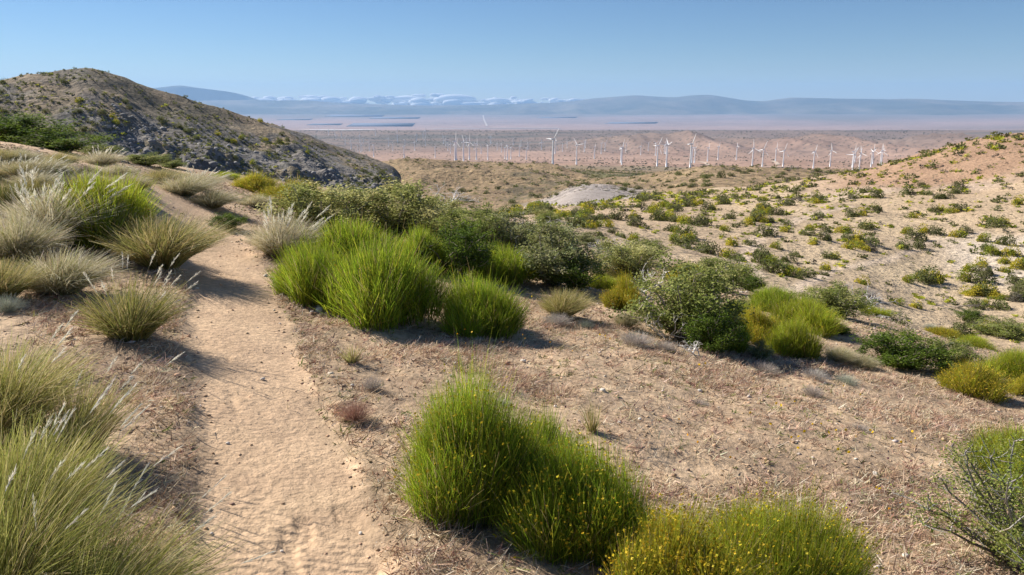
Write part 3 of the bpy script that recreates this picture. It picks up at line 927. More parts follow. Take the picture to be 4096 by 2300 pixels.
# --- leafy shrubs
OLV = [(0.26, .275, .08), (0.38, .38, .13), (.54, .50, .22)]
LB = [bush_meshes(300, leaves_n=15000, lsize=.034, nb=30), bush_meshes(301, leaves_n=15000, lsize=.034, nb=34, pal=OLV, wts=[3, 4, 3], twig=(.30, .27, .2)),
      bush_meshes(302, leaves_n=15000, lsize=.034, nb=30, pal=[(.21, .225, .08), (.30, .31, .13), (.40, .40, .20)], wts=[4, 4, 2], twig=(.38, .35, .32)),
      bush_meshes(303, leaves_n=15000, lsize=.034, nb=30, pal=[(.08, .13, .02), (.13, .19, .025), (.20, .26, .04)], wts=[4, 4, 2])]
leafy = [
 (322, 242, 112, 60, 1, 'pale olive leafy shrub with yellowish flecks, left half of the pair behind the green clump'),
 (392, 245, 116, 64, 1, 'pale olive leafy shrub, right half of the pair behind the green clump'),
 (455, 277, 74, 60, 3, 'dark leafy shrub in shade right of the upright green shrub'),
 (470, 250, 82, 44, 0, 'olive shrub right of the pale olive pair'),
 (512, 256, 72, 42, 2, 'grey-green shrub behind the lime broom shrub'),
 (553, 284, 94, 60, 2, 'large twiggy grey-green shrub in the middle of the slope'),
 (577, 290, 56, 42, 3, 'dark shaded right flank bush of the large twiggy shrub'),
 (627, 281, 84, 40, 1, 'olive shrub behind the golden bush, in front of the sandy gully'),
 (682, 336, 116, 76, 0, 'large dark olive shrub tangled with white dead branches'),
 (712, 351, 64, 48, 3, 'dark green bush at the lower right of the large dark olive shrub'),
 (722, 290, 70, 34, 0, 'green leafy shrub on the edge of the gully behind the large dark olive shrub'),
 (748, 290, 34, 18, 3, 'small dark shrub right of the leafy shrub on the gully edge'),
 (830, 316, 74, 32, 0, 'dark olive shrub behind the right hand cluster'),
 (902, 366, 84, 40, 3, 'dark green leafy shrub on the open slope at right, larger half'),
 (946, 372, 58, 34, 0, 'dark green leafy shrub on the open slope at right, smaller half'),
 (12, 142, 104, 30, 3, 'dark green bush on the skyline crest at the far left edge'),
 (62, 152, 96, 25, 3, 'dark green bush on the crest below the rocky hill'),
 (100, 156, 44, 12, 0, 'low dark bush at the right end of the crest thicket'),
 (146, 165, 56, 12, 0, 'grey-green bush on the crest where the trail disappears'),
 (170, 168, 30, 8, 0, 'small grey-green bush beyond the trail end'),
 (405, 197, 26, 14, 3, 'small round dark bush on the crest under the rock face'),
 (372, 204, 50, 16, 0, 'olive bush on the crest behind the pale olive pair'),
 (345, 200, 40, 13, 0, 'olive bush on the crest right of the golden bush'),
 (430, 212, 44, 12, 0, 'low green bush right of the small round dark bush'),
 (452, 224, 44, 16, 0, 'dark green bush below the white dead shrub on the crest'),
 (480, 218, 34, 9, 0, 'low bush between the two white dead shrubs'),
 (492, 232, 40, 16, 2, 'grey-green bush left of the dead shrub in mid slope'),
 (548, 226, 30, 14, 0, 'dark bush on the sand right of the second dead shrub'),
 (541, 218, 20, 9, 1, 'small olive bush above the dark bush on the sand'),
 (590, 246, 34, 13, 2, 'grey bush above the olive shrub, beside dark dead wood'),
 (430, 236, 80, 40, 1, 'pale olive bush between the two halves of the thicket and the dark shrub'),
 (540, 250, 60, 30, 0, 'olive bush in the gap behind the large twiggy shrub'),
 (645, 262, 50, 22, 0, 'green-grey bush on the gully edge behind the white snag'),
 (757, 359, 28, 19, 2, 'small bluish green shrub in front of the right hand cluster'),
 (838, 333, 26, 9, 3, 'very low dark cushion bush right of the right hand cluster'),
 (968, 322, 26, 15, 3, 'bright dark green bush across the gully at right'),
 (1000, 336, 60, 16, 0, 'olive bush on the slope edge at the right border'),
 (228, 228, 38, 17, 3, 'dark tufty mat beside the trail with a black burnt stump'),
]
for u, v, w, h, k, lb in leafy:
    plant('leafy_shrub', LB[k], u, v, lb, 'shrub', w=w, h=h, group='leafy shrubs on the near slope', kinds=('foliage',))

plant('leafy_shrub', bush_meshes(320, nb=46, leaves_n=19000, lsize=.018, puff=.035, pal=[(.20, .25, .05), (.28, .32, .07), (.36, .36, .12)], wts=[3, 4, 2], twig=(.34, .31, .28)), 1012, 560,
      'grey twiggy shrub with small green leaves cut by the bottom right edge', 'shrub', w=185, h=125, group='leafy shrubs on the near slope', kinds=('foliage',))
# --- grasses
PALE = [(.66, .58, .40), (.54, .47, .28), (.34, .33, .13), (.74, .68, .54)]
GR = [bunch_meshes(400, n=3000, width=1, height=1, bw=.0075, pal=PALE, wts=[3, 3, 2, 1], droop=.5, plumes=0),
      bunch_meshes(401, n=3000, width=1, height=1, bw=.0075, droop=.25),
      bunch_meshes(402, n=2800, width=1, height=1, bw=.008, pal=PALE, wts=[4, 2, 1, 2], droop=.35, plumes=22, plen=.30, pw=.022),
      bunch_meshes(403, n=2000, width=1, height=1, bw=.009, pal=[(.13, .15, .04), (.22, .22, .07), STRAWC], wts=[4, 3, 1], droop=.1)]
grasses = [
 (163, 266, 100, 58, 1, 'olive bunchgrass at the left edge of the trail with a long shadow across it'),
 (124, 250, 60, 44, 1, 'narrow bunchgrass behind the olive one, at the foot of the flowering shrub'),
 (52, 240, 96, 60, 2, 'pale plumed bunchgrass left of the flowering shrub'),
 (18, 262, 80, 60, 0, 'drooping straw-coloured bunchgrass at the left edge, upper one'),
 (62, 292, 92, 52, 0, 'drooping brownish bunchgrass in front of the pale plumed one'),
 (8, 215, 40, 40, 3, 'dark green upright bunchgrass at the far left edge'),
 (30, 225, 46, 34, 2, 'pale feathery bunchgrass between the dark upright one and the flowering shrub'),
 (0, 300, 70, 48, 1, 'bunchgrass cut by the left edge above the grey subshrub'),
 (183, 195, 58, 25, 0, 'pale bunchgrass right of the trail top, left one of the row'),
 (212, 207, 48, 22, 0, 'pale bunchgrass right of the trail top, nearest of the row'),
 (160, 184, 42, 18, 1, 'green-grey bunchgrass where the trail narrows'),
 (198, 188, 50, 18, 2, 'pale plumed bunchgrass behind the row right of the trail'),
 (255, 207, 36, 16, 0, 'small straw bunchgrass in front of the golden bush'),
 (283, 258, 66, 50, 2, 'tall plumed bunchgrass at the left end of the green clump'),
 (562, 316, 50, 32, 1, 'straw-green bunchgrass alone on the slope right of the rounded shrub'),
 (626, 326, 26, 20, 0, 'small straw bunchgrass left of the large dark olive shrub'),
 (602, 275, 26, 15, 0, 'small pale bunchgrass behind the low lime tuft'),
 (838, 360, 32, 18, 0, 'pale bunchgrass pair on the open slope, left one'),
 (862, 366, 26, 15, 0, 'pale bunchgrass pair on the open slope, right one'),
]
for u, v, w, h, k, lb in grasses:
    plant('bunchgrass', GR[k], u, v, lb, 'grass tuft', w=w, h=h, group='bunchgrasses on the near slope', kinds=('blades', 'plumes'), rz=random.uniform(-.4, .4))
SPG = bunch_meshes(410, n=130, width=1, height=1, bw=.022, droop=.15, pal=[(.34, .34, .13), STRAWC], wts=[1, 1])
plant('bunchgrass', SPG, 592, 432, 'thin sparse grass tuft behind the foreground shrubs', 'grass tuft', w=24, h=40, group='bunchgrasses on the near slope')
plant('bunchgrass', SPG, 352, 362, 'small thin green grass tuft on the right bank of the trail', 'grass tuft', w=28, h=26, group='bunchgrasses on the near slope')
rng = np.random.default_rng(3)
for i in range(34):
    u = rng.uniform(-10, 135); v = 152 + (u + 10) * .10 + rng.uniform(2, 42)
    s = rng.uniform(20, 44) * (v / 170)
    pos_ = ('back' if v < 168 else ('middle' if v < 184 else 'front')) + ' row, ' + ('left edge' if u < 25 else ('centre left' if u < 60 else ('centre right' if u < 95 else 'right end')))
    kk = int(rng.choice([0, 0, 2, 1])); nm_ = ('pale dry', 'olive', 'pale plumed')[kk]
    plant('bunchgrass', GR[kk], u, v, '%s bunchgrass in the field below the crest thicket, %s' % (nm_, pos_), 'grass tuft', w=s, h=s * .5, group='%s grasses, upper left field, %s' % (nm_, pos_), kinds=('blades', 'plumes'), rz=rng.uniform(-.4, .4))
# big foreground grasses with single plumes
FGPAL = [(.46, .44, .13), (.33, .35, .08), (.62, .52, .24), (.74, .62, .34)]
fgg = [
 (132, 338, 11, dict(n=1500, width=.66, height=.50, bw=.0048, pal=[STRAWG, (.19, .21, .06), STRAWC, (.55, .46, .25)], wts=[4, 3, 2, 1], plumes=16, plen=.10, droop=.3, pw=.008), 'bushy bunchgrass with white plumes and a grey twiggy centre beside the trail'),
 (20, 560, 12, dict(n=3400, width=.46, height=.56, bw=.0036, pal=FGPAL, wts=[4, 4, 2, 1], plumes=13, plen=.12, droop=.25, lean=(.14, 0), pw=.006), 'tall green foreground grass clump at the lower left, its plumes leaning right'),
 (0, 440, 13, dict(n=2600, width=.62, height=.52, bw=.0042, pal=FGPAL, wts=[4, 2, 3, 2], plumes=8, plen=.10, droop=.2, lean=(.12, 0), pw=.007), 'straw-green grass clump behind the tall foreground one, at the left edge'),
 (85, 640, 14, dict(n=3300, width=.66, height=.40, bw=.0032, pal=FGPAL, wts=[3, 4, 2, 1], plumes=14, plen=.10, droop=.25, lean=(.18, .02), pw=.005), 'spreading grass clump at the bottom edge reaching over the trail'),
 (0, 620, 15, dict(n=2600, width=.6, height=.55, bw=.0034, pal=FGPAL, wts=[4, 3, 2, 1], plumes=6, plen=.10, droop=.2, lean=(.15, 0), pw=.005), 'dense grass clump in the bottom left corner'),
 (75, 455, 16, dict(n=900, width=.42, height=.42, bw=.0040, pal=FGPAL, wts=[3, 2, 3, 2], plumes=6, plen=.09, droop=.2, lean=(.15, 0), pw=.006), 'thin grass clump between the foreground clump and the plumed one by the trail'),
]
for u, v, s_, kw, lb in fgg:
    ms = bunch_meshes(500 + s_, single=True, **kw)
    plant('bunchgrass', ms, u, v, lb, 'grass tuft', sxyz=(1, 1, 1), rz=0, group='plumed foreground grasses', kinds=('blades',))

# --- grey subshrubs
TW = [twig_meshes(600), twig_meshes(601, col=(.36, .31, .27), tipc=(.46, .40, .34)), twig_meshes(602, col=(.36, .37, .28), tipc=(.48, .50, .40)), twig_meshes(603, col=(.34, .2, .15), tipc=(.42, .25, .19))]
subs = [
 (128, 328, 50, 44, 0, 'grey twiggy cushion in the middle of the plumed bunchgrass'),
 (8, 312, 40, 22, 2, 'silvery subshrub with seed heads at the left edge'),
 (636, 345, 44, 17, 0, 'silvery grey cushion left below the large dark olive shrub'),
 (664, 350, 34, 12, 1, 'brown-grey cushion right of the silvery one'),
 (556, 324, 40, 14, 0, 'grey cushion in front of the lone straw-green bunchgrass'),
 (585, 327, 24, 10, 2, 'small sage grey cushion beside the grey one'),
 (372, 390, 30, 18, 1, 'grey dry tussock on the bank behind the foreground shrub'),
 (355, 420, 46, 26, 3, 'reddish dry grass mat between trail and foreground shrub'),
 (815, 379, 34, 12, 0, 'grey cushion on the open slope, upper of the scattered ones'),
 (846, 383, 30, 11, 2, 'sage grey cushion on the open slope beside the pale bunchgrasses'),
 (812, 396, 30, 14, 1, 'brown-grey cushion on the open slope, lowest of the scattered ones'),
 (762, 372, 40, 12, 1, 'wide flat grey cushion left of the scattered ones'),
 (790, 366, 22, 9, 0, 'tiny silvery cushion under the right hand cluster'),
 (930, 330, 18, 8, 2, 'tiny sage cushion by the small yellow bush'),
 (500, 405, 26, 10, 2, 'sage grey cushion on bare ground behind the foreground row'),
 (700, 405, 24, 8, 1, 'small brown cushion in the open slope centre'),
 (860, 430, 26, 8, 1, 'small brown cushion in the open slope at right'),
 (868, 296, 26, 9, 1, 'small brown twiggy mound beside the dead tree at the gully'),
]
for u, v, w, h, k, lb in subs:
    plant('cushion_shrub', TW[k], u, v, lb, 'small shrub', w=w, h=h, group='dry cushion plants')

# --- dead wood
DW = [dead_meshes(700, 10, .9, .020, 4, (.66, .63, .60), up=.7), dead_meshes(701, 2, .35, .030, 4, (.78, .74, .68), 1.0), dead_meshes(702, 4, 1.1, .016, 4, (.78, .74, .68), .75), dead_meshes(703, 5, 1.8, .02, 4, (.20, .17, .15), .35)]
dead = [
 (441, 205, 56, 30, 0, 'white bare dead shrub on the crest right of the rock face'),
 (524, 232, 64, 36, 0, 'white bare dead shrub in mid slope, larger and nearer'),
 (590, 228, 44, 12, 3, 'dark tangle of fallen dead branches on the sand'),
 (606, 250, 48, 24, 0, 'grey dead shrub leaning left of the dark bushes'),
 (641, 308, 60, 80, 1, 'tall thin white snag rising above the golden bush'),
 (668, 338, 70, 66, 2, 'white twisted dead branches lying on the large dark olive shrub'),
 (724, 304, 72, 62, 2, 'white forked dead branch reaching right over the gully edge'),
 (700, 356, 50, 30, 1, 'white dead branch at the foot of the dark olive shrub'),
 (770, 302, 22, 12, 2, 'short white dead branch in the right hand cluster'),
 (862, 310, 56, 36, 0, 'grey dead tree on the near edge of the gully at right'),
 (680, 252, 40, 12, 3, 'fallen grey dead bush on the pale sand across the gully'),
 (930, 303, 80, 24, 3, 'large dark tangle of burnt branches across the gully at right'),
 (1010, 246, 50, 20, 3, 'dark bare branches on the hillside at the right edge'),
 (1016, 540, 60, 90, 0, 'bare grey twigs standing in the corner shrub'),
 (222, 224, 24, 20, 3, 'black burnt stump beside the trail'),
 (1005, 320, 40, 14, 3, 'dark bare branches near the right edge above the olive bush'),
]
for u, v, w, h, k, lb in dead:
    plant('dead_shrub', DW[k], u, v, lb, 'dead shrub', w=w, h=h, rmax=150)

# ================================================================== many shrubs farther off
OL = [(.15, .17, .05), (.21, .225, .08), (.17, .17, .075)]
YG = [(.38, .37, .04), (.52, .44, .05), (.27, .32, .035)]
GY = [(.17, .15, .12), (.20, .18, .13)]
FB = {k: [far_bush_mesh(800 + i + 10 * j, 750, pal, wt, .075) for i in range(3)] for j, (k, pal, wt) in enumerate((('olive', OL, [3, 3, 2]), ('yellow', YG, [3, 2, 3]), ('grey', GY, [1, 1])))}
FL = {k: [far_bush_mesh(850 + i + 10 * j, 28, pal, wt, .30, twigs=0) for i in range(2)] for j, (k, pal, wt) in enumerate((('olive', OL, [3, 3, 2]), ('yellow', YG, [3, 2, 3]), ('grey', GY, [1, 1])))}

def mesh_arrays(me):
    V = np.empty(len(me.vertices) * 3, np.float32); me.vertices.foreach_get('co', V)
    C = np.empty(len(me.vertices) * 4, np.float32); me.attributes['Col'].data.foreach_get('color', C)
    V = V.reshape(-1, 3); C = C.reshape(-1, 4)[:, :3]
    f4 = [tuple(p.vertices) for p in me.polygons if len(p.vertices) == 4]
    return V, np.array(f4), C
FLA = {k: [mesh_arrays(m) for m in v] for k, v in FL.items()}

def stamp(acc, arr, x, y, z, s, h, rz, tint=1.0):
    V, F4, C = arr
    c, t = math.cos(rz), math.sin(rz)
    P = np.stack([(V[:, 0] * c - V[:, 1] * t) * s + x, (V[:, 0] * t + V[:, 1] * c) * s + y, V[:, 2] * h + z], 1)
    acc.add(P, F4, np.clip(C * tint, 0, .9))

rng = np.random.default_rng(77)
def scatter(n, rlo, rhi, thlo, thhi, dens=None, zf=ground_z, own=.6, rmin=2.0, power=1.0):
    m = n * 6
    r = (rlo ** (power + 1) + rng.uniform(size=m) * (rhi ** (power + 1) - rlo ** (power + 1))) ** (1 / (power + 1))
    th = rng.uniform(thlo, thhi, m); x, y = r * np.sin(th), r * np.cos(th)
    if dens is not None:
        k = rng.uniform(size=m) < dens(x, y, r, th); x, y, r, th = x[k], y[k], r[k], th[k]
    x, y, r, th = x[:n*3], y[:n*3], r[:n*3], th[:n*3]
    z = zf(x, y)
    q = np.linspace(0, 1, 48)[None]
    rr = np.exp(math.log(rmin) + q * (np.log(r * .97) - math.log(rmin))[:, None])
    zz = zf((rr * np.sin(th)[:, None]).ravel(), (rr * np.cos(th)[:, None]).ravel(), False).reshape(rr.shape)
    ok = np.all(zz / rr < ((z + own) / r + .0005)[:, None], axis=1)
    return [(float(a), float(b), float(c), float(d), float(e)) for a, b, c, d, e in zip(x[ok], y[ok], z[ok], r[ok], th[ok])][:n]

# hillside across the gully
pts = []
def dn(x, y, r, th):
    d = .6 + .6 * fbm(x / 9, y / 9, 5, 2)
    return d * np.where(r < 44, .5, 1) * np.where(th < .1, .8, 1)
cand = scatter(1450, 36, 152, R(-6), R(39), dn)
for x, y, z, r, th in cand:
    k = str(rng.choice(['olive', 'yellow', 'grey'], p=[.42, .43, .15]))
    s = float(rng.choice([rng.uniform(1.3, 2.6), rng.uniform(.6, 1.3)], p=[.5, .5])) * (.92 if r < 60 else 1)
    if k == 'grey': s *= .7
    if k == 'yellow': s *= .8
    s *= .84
    if r > 110: s *= .9
    pts.append([s / r, x, y, z, s, k, 1])
    if rng.uniform() < .55:      # companion bush growing against it
        a = rng.uniform(0, 6.28); k2 = 'yellow' if k != 'yellow' else 'olive'; s2 = s * rng.uniform(.45, .85)
        x2, y2 = x + math.cos(a) * s * .5, y + math.sin(a) * s * .5
        pts.append([s2 / r, x2, y2, float(ground_z(np.array([x2]), np.array([y2]))[0]), s2, k2, 1])
pts.sort(key=lambda p: -p[0])
lab = {'olive': 'rounded olive-green', 'yellow': 'bright yellow-green', 'grey': 'grey-brown dry'}
def side_place(x, y, z, s):
    r = math.hypot(x, y); u_, v_, _ = project(x, y, z)
    row = 'foot' if r < 52 else ('lower slope' if r < 66 else ('lower middle' if r < 80 else ('upper middle' if r < 98 else ('upper slope' if r < 122 else 'crest'))))
    col = ('far left', 'left', 'centre left', 'centre', 'centre right', 'right', 'far right')[int(np.clip((u_ - 540) / 70, 0, 6))]
    size = 'large' if s > 1.9 else ('middling' if s > 1.2 else 'small')
    return size, row, col
for p in pts[:290]:
    _, x, y, z, s, k, _ = p
    o = obj('desert_shrub', FB[k][rng.integers(3)], None, (x, y, z - .04 * s))
    o.scale = (s * rng.uniform(.9, 1.3), s * rng.uniform(.9, 1.2), s * rng.uniform(.8, 1.15)); o.rotation_euler = (0, 0, rng.uniform(0, 6.28))
    sz, row, col = side_place(x, y, z, s)
    tag(o, '%s %s shrub at the %s, %s, of the sandy hillside' % (sz, lab[k], row, col), 'shrub', '%s %s shrubs, hillside %s, %s' % (sz, k, row, col))
acc = Acc()
for p in pts[290:]:
    _, x, y, z, s, k, _ = p
    stamp(acc, FLA[k][rng.integers(2)], x, y, z - .04 * s, s * rng.uniform(.9, 1.25), s * rng.uniform(.8, 1.05), rng.uniform(0, 6.28))
for x, y, z, r, th in scatter(1500, 34, 150, R(-6), R(39), dn):
    s = rng.uniform(.2, .5); stamp(acc, FLA[str(rng.choice(['grey', 'olive', 'yellow'], p=[.5, .3, .2]))][0], x, y, z, s, s * .6, rng.uniform(0, 6))
tag(obj('small_shrubs', acc.mesh('small_shrubs', LEAF)), kind='stuff')

# hills in the middle distance
acc = Acc()
def dm(x, y, r, th):
    return .3 + .9 * fbm(x / 40, y / 40, 6, 2) + .9 * ((r > 430) & (r < 1150) & (th > -.02) & (th < .36)) * (fbm(x / 45, y / 45, 29, 4) > -.05)
dark = []
for x, y, z, r, th in scatter(3200, 190, 1200, R(-12), R(34), dm, own=1.0, rmin=15, power=.3):
    s = rng.uniform(.8, 3.2) * (1 + r / 1200)
    dark.append((s / r, x, y, z, s))
dark.sort(key=lambda p: -p[0])
for _, x, y, z, s in dark[:60]:
    o = obj('desert_shrub', FB['olive'][rng.integers(3)], None, (x, y, z - .1)); o.scale = (s, s, s * .7); o.rotation_euler = (0, 0, rng.uniform(0, 6.28))
    u_, v_, _ = project(x, y, z)
    wh = 'left of the grey knoll' if u_ < 545 else ('around the grey knoll' if u_ < 640 else ('right of the grey knoll' if u_ < 760 else 'far right'))
    dp_ = 'near face' if y < 330 else 'far plateau'
    tag(o, 'dark green bush on the %s of the tan hills, %s' % (dp_, wh), 'shrub', 'dark bushes, %s, %s' % (dp_, wh))
for _, x, y, z, s in dark[60:]:
    stamp(acc, FLA['olive' if rng.uniform() < .8 else 'grey'][rng.integers(2)], x, y, z, s, s * .6, rng.uniform(0, 6))
for x, y, z, r, th in scatter(2200, 190, 600, R(-12), R(34), None, own=1.0, rmin=15, power=.3):
    s = rng.uniform(.4, .9); stamp(acc, FLA['yellow' if rng.uniform() < .5 else 'grey'][0], x, y, z, s, s * .6, 0, .9)
tag(obj('scrub', acc.mesh('scrub', LEAF)), kind='stuff')
# one juniper on the tan hill
x, y, z, r = hit(722, 178, 190, 400)
o = obj('juniper', FB['olive'][0], None, (x, y, z - .1)); o.scale = (3.2, 3.2, 4.6)
tag(o, 'single tall dark juniper standing on the tan hill crest below the turbines', 'tree')

# scrub far out on the plain
acc = Acc()
def dp(x, y, r, th):
    return .25 + 1.4 * fbm(x / 300, y / 300, 8, 3) + .4 * (r > 6500)
tri = []
for x, y, z, r, th in scatter(5200, 1200, 11500, R(-24), R(30), dp, own=3, rmin=15, power=.1):
    s = rng.uniform(2.5, 6) * (1 + r / 3500)
    V4 = np.array([(-.5, 0, 0), (.5, 0, 0), (.3, .3, .45), (-.25, .1, .5), (0, -.4, .3)]) * s + np.array([x, y, z])
    acc.add(V4, np.array([(0, 4, 1, 2), (0, 4, 2, 3)]), np.array(rng.choice([.8, 1, 1.2])) * np.array([.10, .095, .06]))
tag(obj('plain_scrub', acc.mesh('plain_scrub', LEAF)), kind='stuff')

# ------------------------------------------------------------------ left hill cover
acc = Acc(); hs = []
def dh(x, y, r, th): return (.35 + 1.0 * fbm(x / 12, y / 12, 11, 3)) * (.35 + .65 * smooth(335, 290, r))
for x, y, z, r, th in scatter(3400, 205, 345, -.68, hth[-4], dh, zf=hill_z, own=1.6, rmin=206, power=1):
    u_, v_, f_ = project(x, y, z)
    s = rng.uniform(.9, 2.1) * (1.7 if rng.uniform() < .10 else 1)
    hs.append((s / r * (0 < u_ < 430), x, y, z, s))
hs.sort(key=lambda p: -p[0])
for _, x, y, z, s in hs[:150]:
    k = 'olive' if rng.uniform() < .88 else 'yellow'
    o = obj('hill_shrub', FB[k][rng.integers(3)], None, (x, y, z - .1)); o.scale = (s, s, s * 1.0); o.rotation_euler = (0, 0, rng.uniform(0, 6.28))
    u_, v_, _ = project(x, y, z)
    wh = 'left shoulder' if u_ < 110 else ('middle flank' if u_ < 240 else 'right-hand spur')
    hh = 'high' if z > -8 else 'low'; kc = 'dark green' if k == 'olive' else 'yellow-green'
    tag(o, '%s bush %s on the %s of the rocky hill' % (kc, hh, wh), 'shrub', '%s bushes %s on the %s' % (kc, hh, wh))
for _, x, y, z, s in hs[150:]:
    stamp(acc, FLA['olive' if rng.uniform() < .88 else 'yellow'][rng.integers(2)], x, y, z, s * .9, s * .8, rng.uniform(0, 6))
tag(obj('hill_scrub', acc.mesh('hill_scrub', LEAF)), kind='stuff')

# ------------------------------------------------------------------ rocks
def rock_arrays(seed, sub=2, rough=.28, flat=.7):
    import bmesh
    bm = bmesh.new(); bmesh.ops.create_icosphere(bm, subdivisions=sub, radius=.5)
    V = np.array([v.co[:] for v in bm.verts]); Fc = np.array([[v.index for v in f.verts] for f in bm.faces]); bm.free()
    rg = np.random.default_rng(seed)
    for i in range(9):      # chop planes for an angular look
        n_ = rg.normal(size=3); n_ /= np.linalg.norm(n_); d = rg.uniform(.22, .40)
        k = V @ n_ - d; V = np.where(k[:, None] > 0, V - n_ * k[:, None], V)
    V = V * np.array([1, rg.uniform(.7, 1), flat]) * (1 + rg.normal(0, rough * .12, (len(V), 1)))
    return V, Fc
def rock_mat(name, sc, bd=.05):
    m, n, l, b = new_mat(name)
    at = n.new('ShaderNodeAttribute'); at.attribute_name = 'Col'
    g = n.new('ShaderNodeTexCoord')
    nz = noise_node(n, l, sc, 6, .6, g.outputs['Object'])
    rr = ramp_node(n, [(.3, (.7, .7, .7)), (.7, (1.25, 1.25, 1.25))]); l.new(nz.outputs['Fac'], rr.inputs['Fac'])
    l.new(mixc(n, l, 'MULTIPLY', 1., at.outputs['Color'], rr.outputs['Color']), b.inputs['Base Color'])
    b.inputs['Roughness'].default_value = .9
    bp = n.new('ShaderNodeBump'); bp.inputs['Strength'].default_value = .7; bp.inputs['Distance'].default_value = bd
    l.new(nz.outputs['Fac'], bp.inputs['Height']); l.new(bp.outputs['Normal'], b.inputs['Normal'])
    return m
ROCK = rock_mat('rock', 5, .05); STONE = rock_mat('pale_stone', 4, .002)
RKS = [rock_arrays(i) for i in range(6)]; RKL = [rock_arrays(20 + i, 1) for i in range(5)]
rk_me = [mesh_np('rock', V, Fc, np.tile([.22, .21, .20], (len(V), 1)) * (1 + .1 * (i % 3)), ROCK) for i, (V, Fc) in enumerate(RKS)]
st_me = [mesh_np('stone', V, Fc, np.tile([.66, .60, .52], (len(V), 1)), STONE) for V, Fc in RKS]
# outcrops on the rocky hill
def dr(x, y, r, th):
    s = (r - 205) / 125
    return smooth(.85, .4, s) * (.4 + 1.4 * fbm(x / 14, y / 14, 85, 3) + .5 * smooth(-.5, -.15, th))
rocks = scatter(3000, 205, 320, H0 + .3, hth[-4], dr, zf=hill_z, own=.5, rmin=206)
rs_ = [(rng.uniform(1.0, 2.3) * (1.8 if rng.uniform() < .15 else 1), p) for p in rocks]
rs_.sort(key=lambda p: -p[0] / p[1][3])
for s, (x, y, z, r, th) in rs_[:110]:
    o = obj('rock_outcrop', rk_me[rng.integers(6)], None, (x, y, z - .15 * s)); o.scale = (s * 1.1, s, s * .95)
    o.rotation_euler = (rng.uniform(-.4, .4), rng.uniform(-.4, .4), rng.uniform(0, 6.28))
    u_, v_, _ = project(x, y, z)
    wh = 'left shoulder' if u_ < 110 else ('middle flank' if u_ < 200 else ('right flank' if u_ < 300 else 'right-hand spur')); big = 'big' if s > 2.3 else 'small'
    tag(o, '%s blue-grey rock outcrop on the %s of the rocky hill' % (big, wh), 'rock', '%s outcrops on the %s' % (big, wh))
acc = Acc()
for s, (x, y, z, r, th) in rs_[110:]:
    V, Fc = RKL[rng.integers(5)]; a = rng.uniform(0, 6.28); c_, s_ = math.cos(a), math.sin(a)
    P = V * s; P = np.stack([P[:, 0] * c_ - P[:, 1] * s_ + x, P[:, 0] * s_ + P[:, 1] * c_ + y, P[:, 2] + z - .1 * s], 1)
    acc.add(P, Fc, np.array([.24, .23, .22]) * rng.uniform(.7, 1.2))
tag(obj('scree', acc.mesh('scree', ROCK)), kind='stuff')

# stones on the near ground
stones = [(266, 277, 6, 'lone pale stone on the right edge of the trail below the tall plumed grass'), (320, 312, 12, 'largest white stone of the heap at the foot of the green clump'), (312, 314, 7, 'left small stone of the white stone heap'), (327, 315, 6, 'right small stone of the white stone heap'), (318, 308, 6, 'rear small stone of the white stone heap'),
          (262, 380, 7, 'pale pointed stone on the smooth trail'), (172, 285, 3, 'small white stone left of the trail shadow'), (281, 296, 4, 'small stone at the foot of the green clump, by the trail'), (361, 535, 7, 'brown stone near the bottom edge of the trail'), (282, 552, 5, 'small white stone on the trail near the bottom'),
          (131, 378, 5, 'small stone below the plumed bunchgrass'), (228, 444, 5, 'small round stone in the middle of the trail'), (189, 423, 4, 'small pebble left of the trail centre'), (352, 386, 6, 'pale stone in the reddish dry grass'), (401, 476, 6, 'white stone left of the tall foreground shrub'),
          (602, 391, 8, 'white stone behind the thin grass tuft'), (556, 407, 5, 'small white stone behind the second foreground shrub'), (455, 364, 5, 'stone in the shadow edge under the rounded shrub'), (523, 362, 7, 'pale stone left of the long shadow end'), (700, 392, 6, 'small stone in the open slope'),
          (640, 420, 5, 'small pale stone in the open slope above the yellow flowers'), (875, 475, 7, 'flat pale stone at lower right'), (905, 556, 9, 'pale stone at the bottom right near the corner shrub')]
for u, v, w, lb in stones:
    x, y, z, r = hit(u, v, .6, 40); s = w * (y * cp - z * sp) / F
    o = obj('stone', st_me[rng.integers(6)], None, (x, y, z + s * .12)); o.scale = (s, s, s); o.rotation_euler = (rng.uniform(-.3, .3), rng.uniform(-.3, .3), rng.uniform(0, 6.28))
    tag(o, lb, 'stone')

def near_pts(n, rlo, rhi, thlo, thhi, power=.6):
    r = (rlo ** (power + 1) + rng.uniform(size=n) * (rhi ** (power + 1) - rlo ** (power + 1))) ** (1 / (power + 1))
    th = rng.uniform(thlo, thhi, n)
    x, y = r * np.sin(th), r * np.cos(th)
    return x, y, r
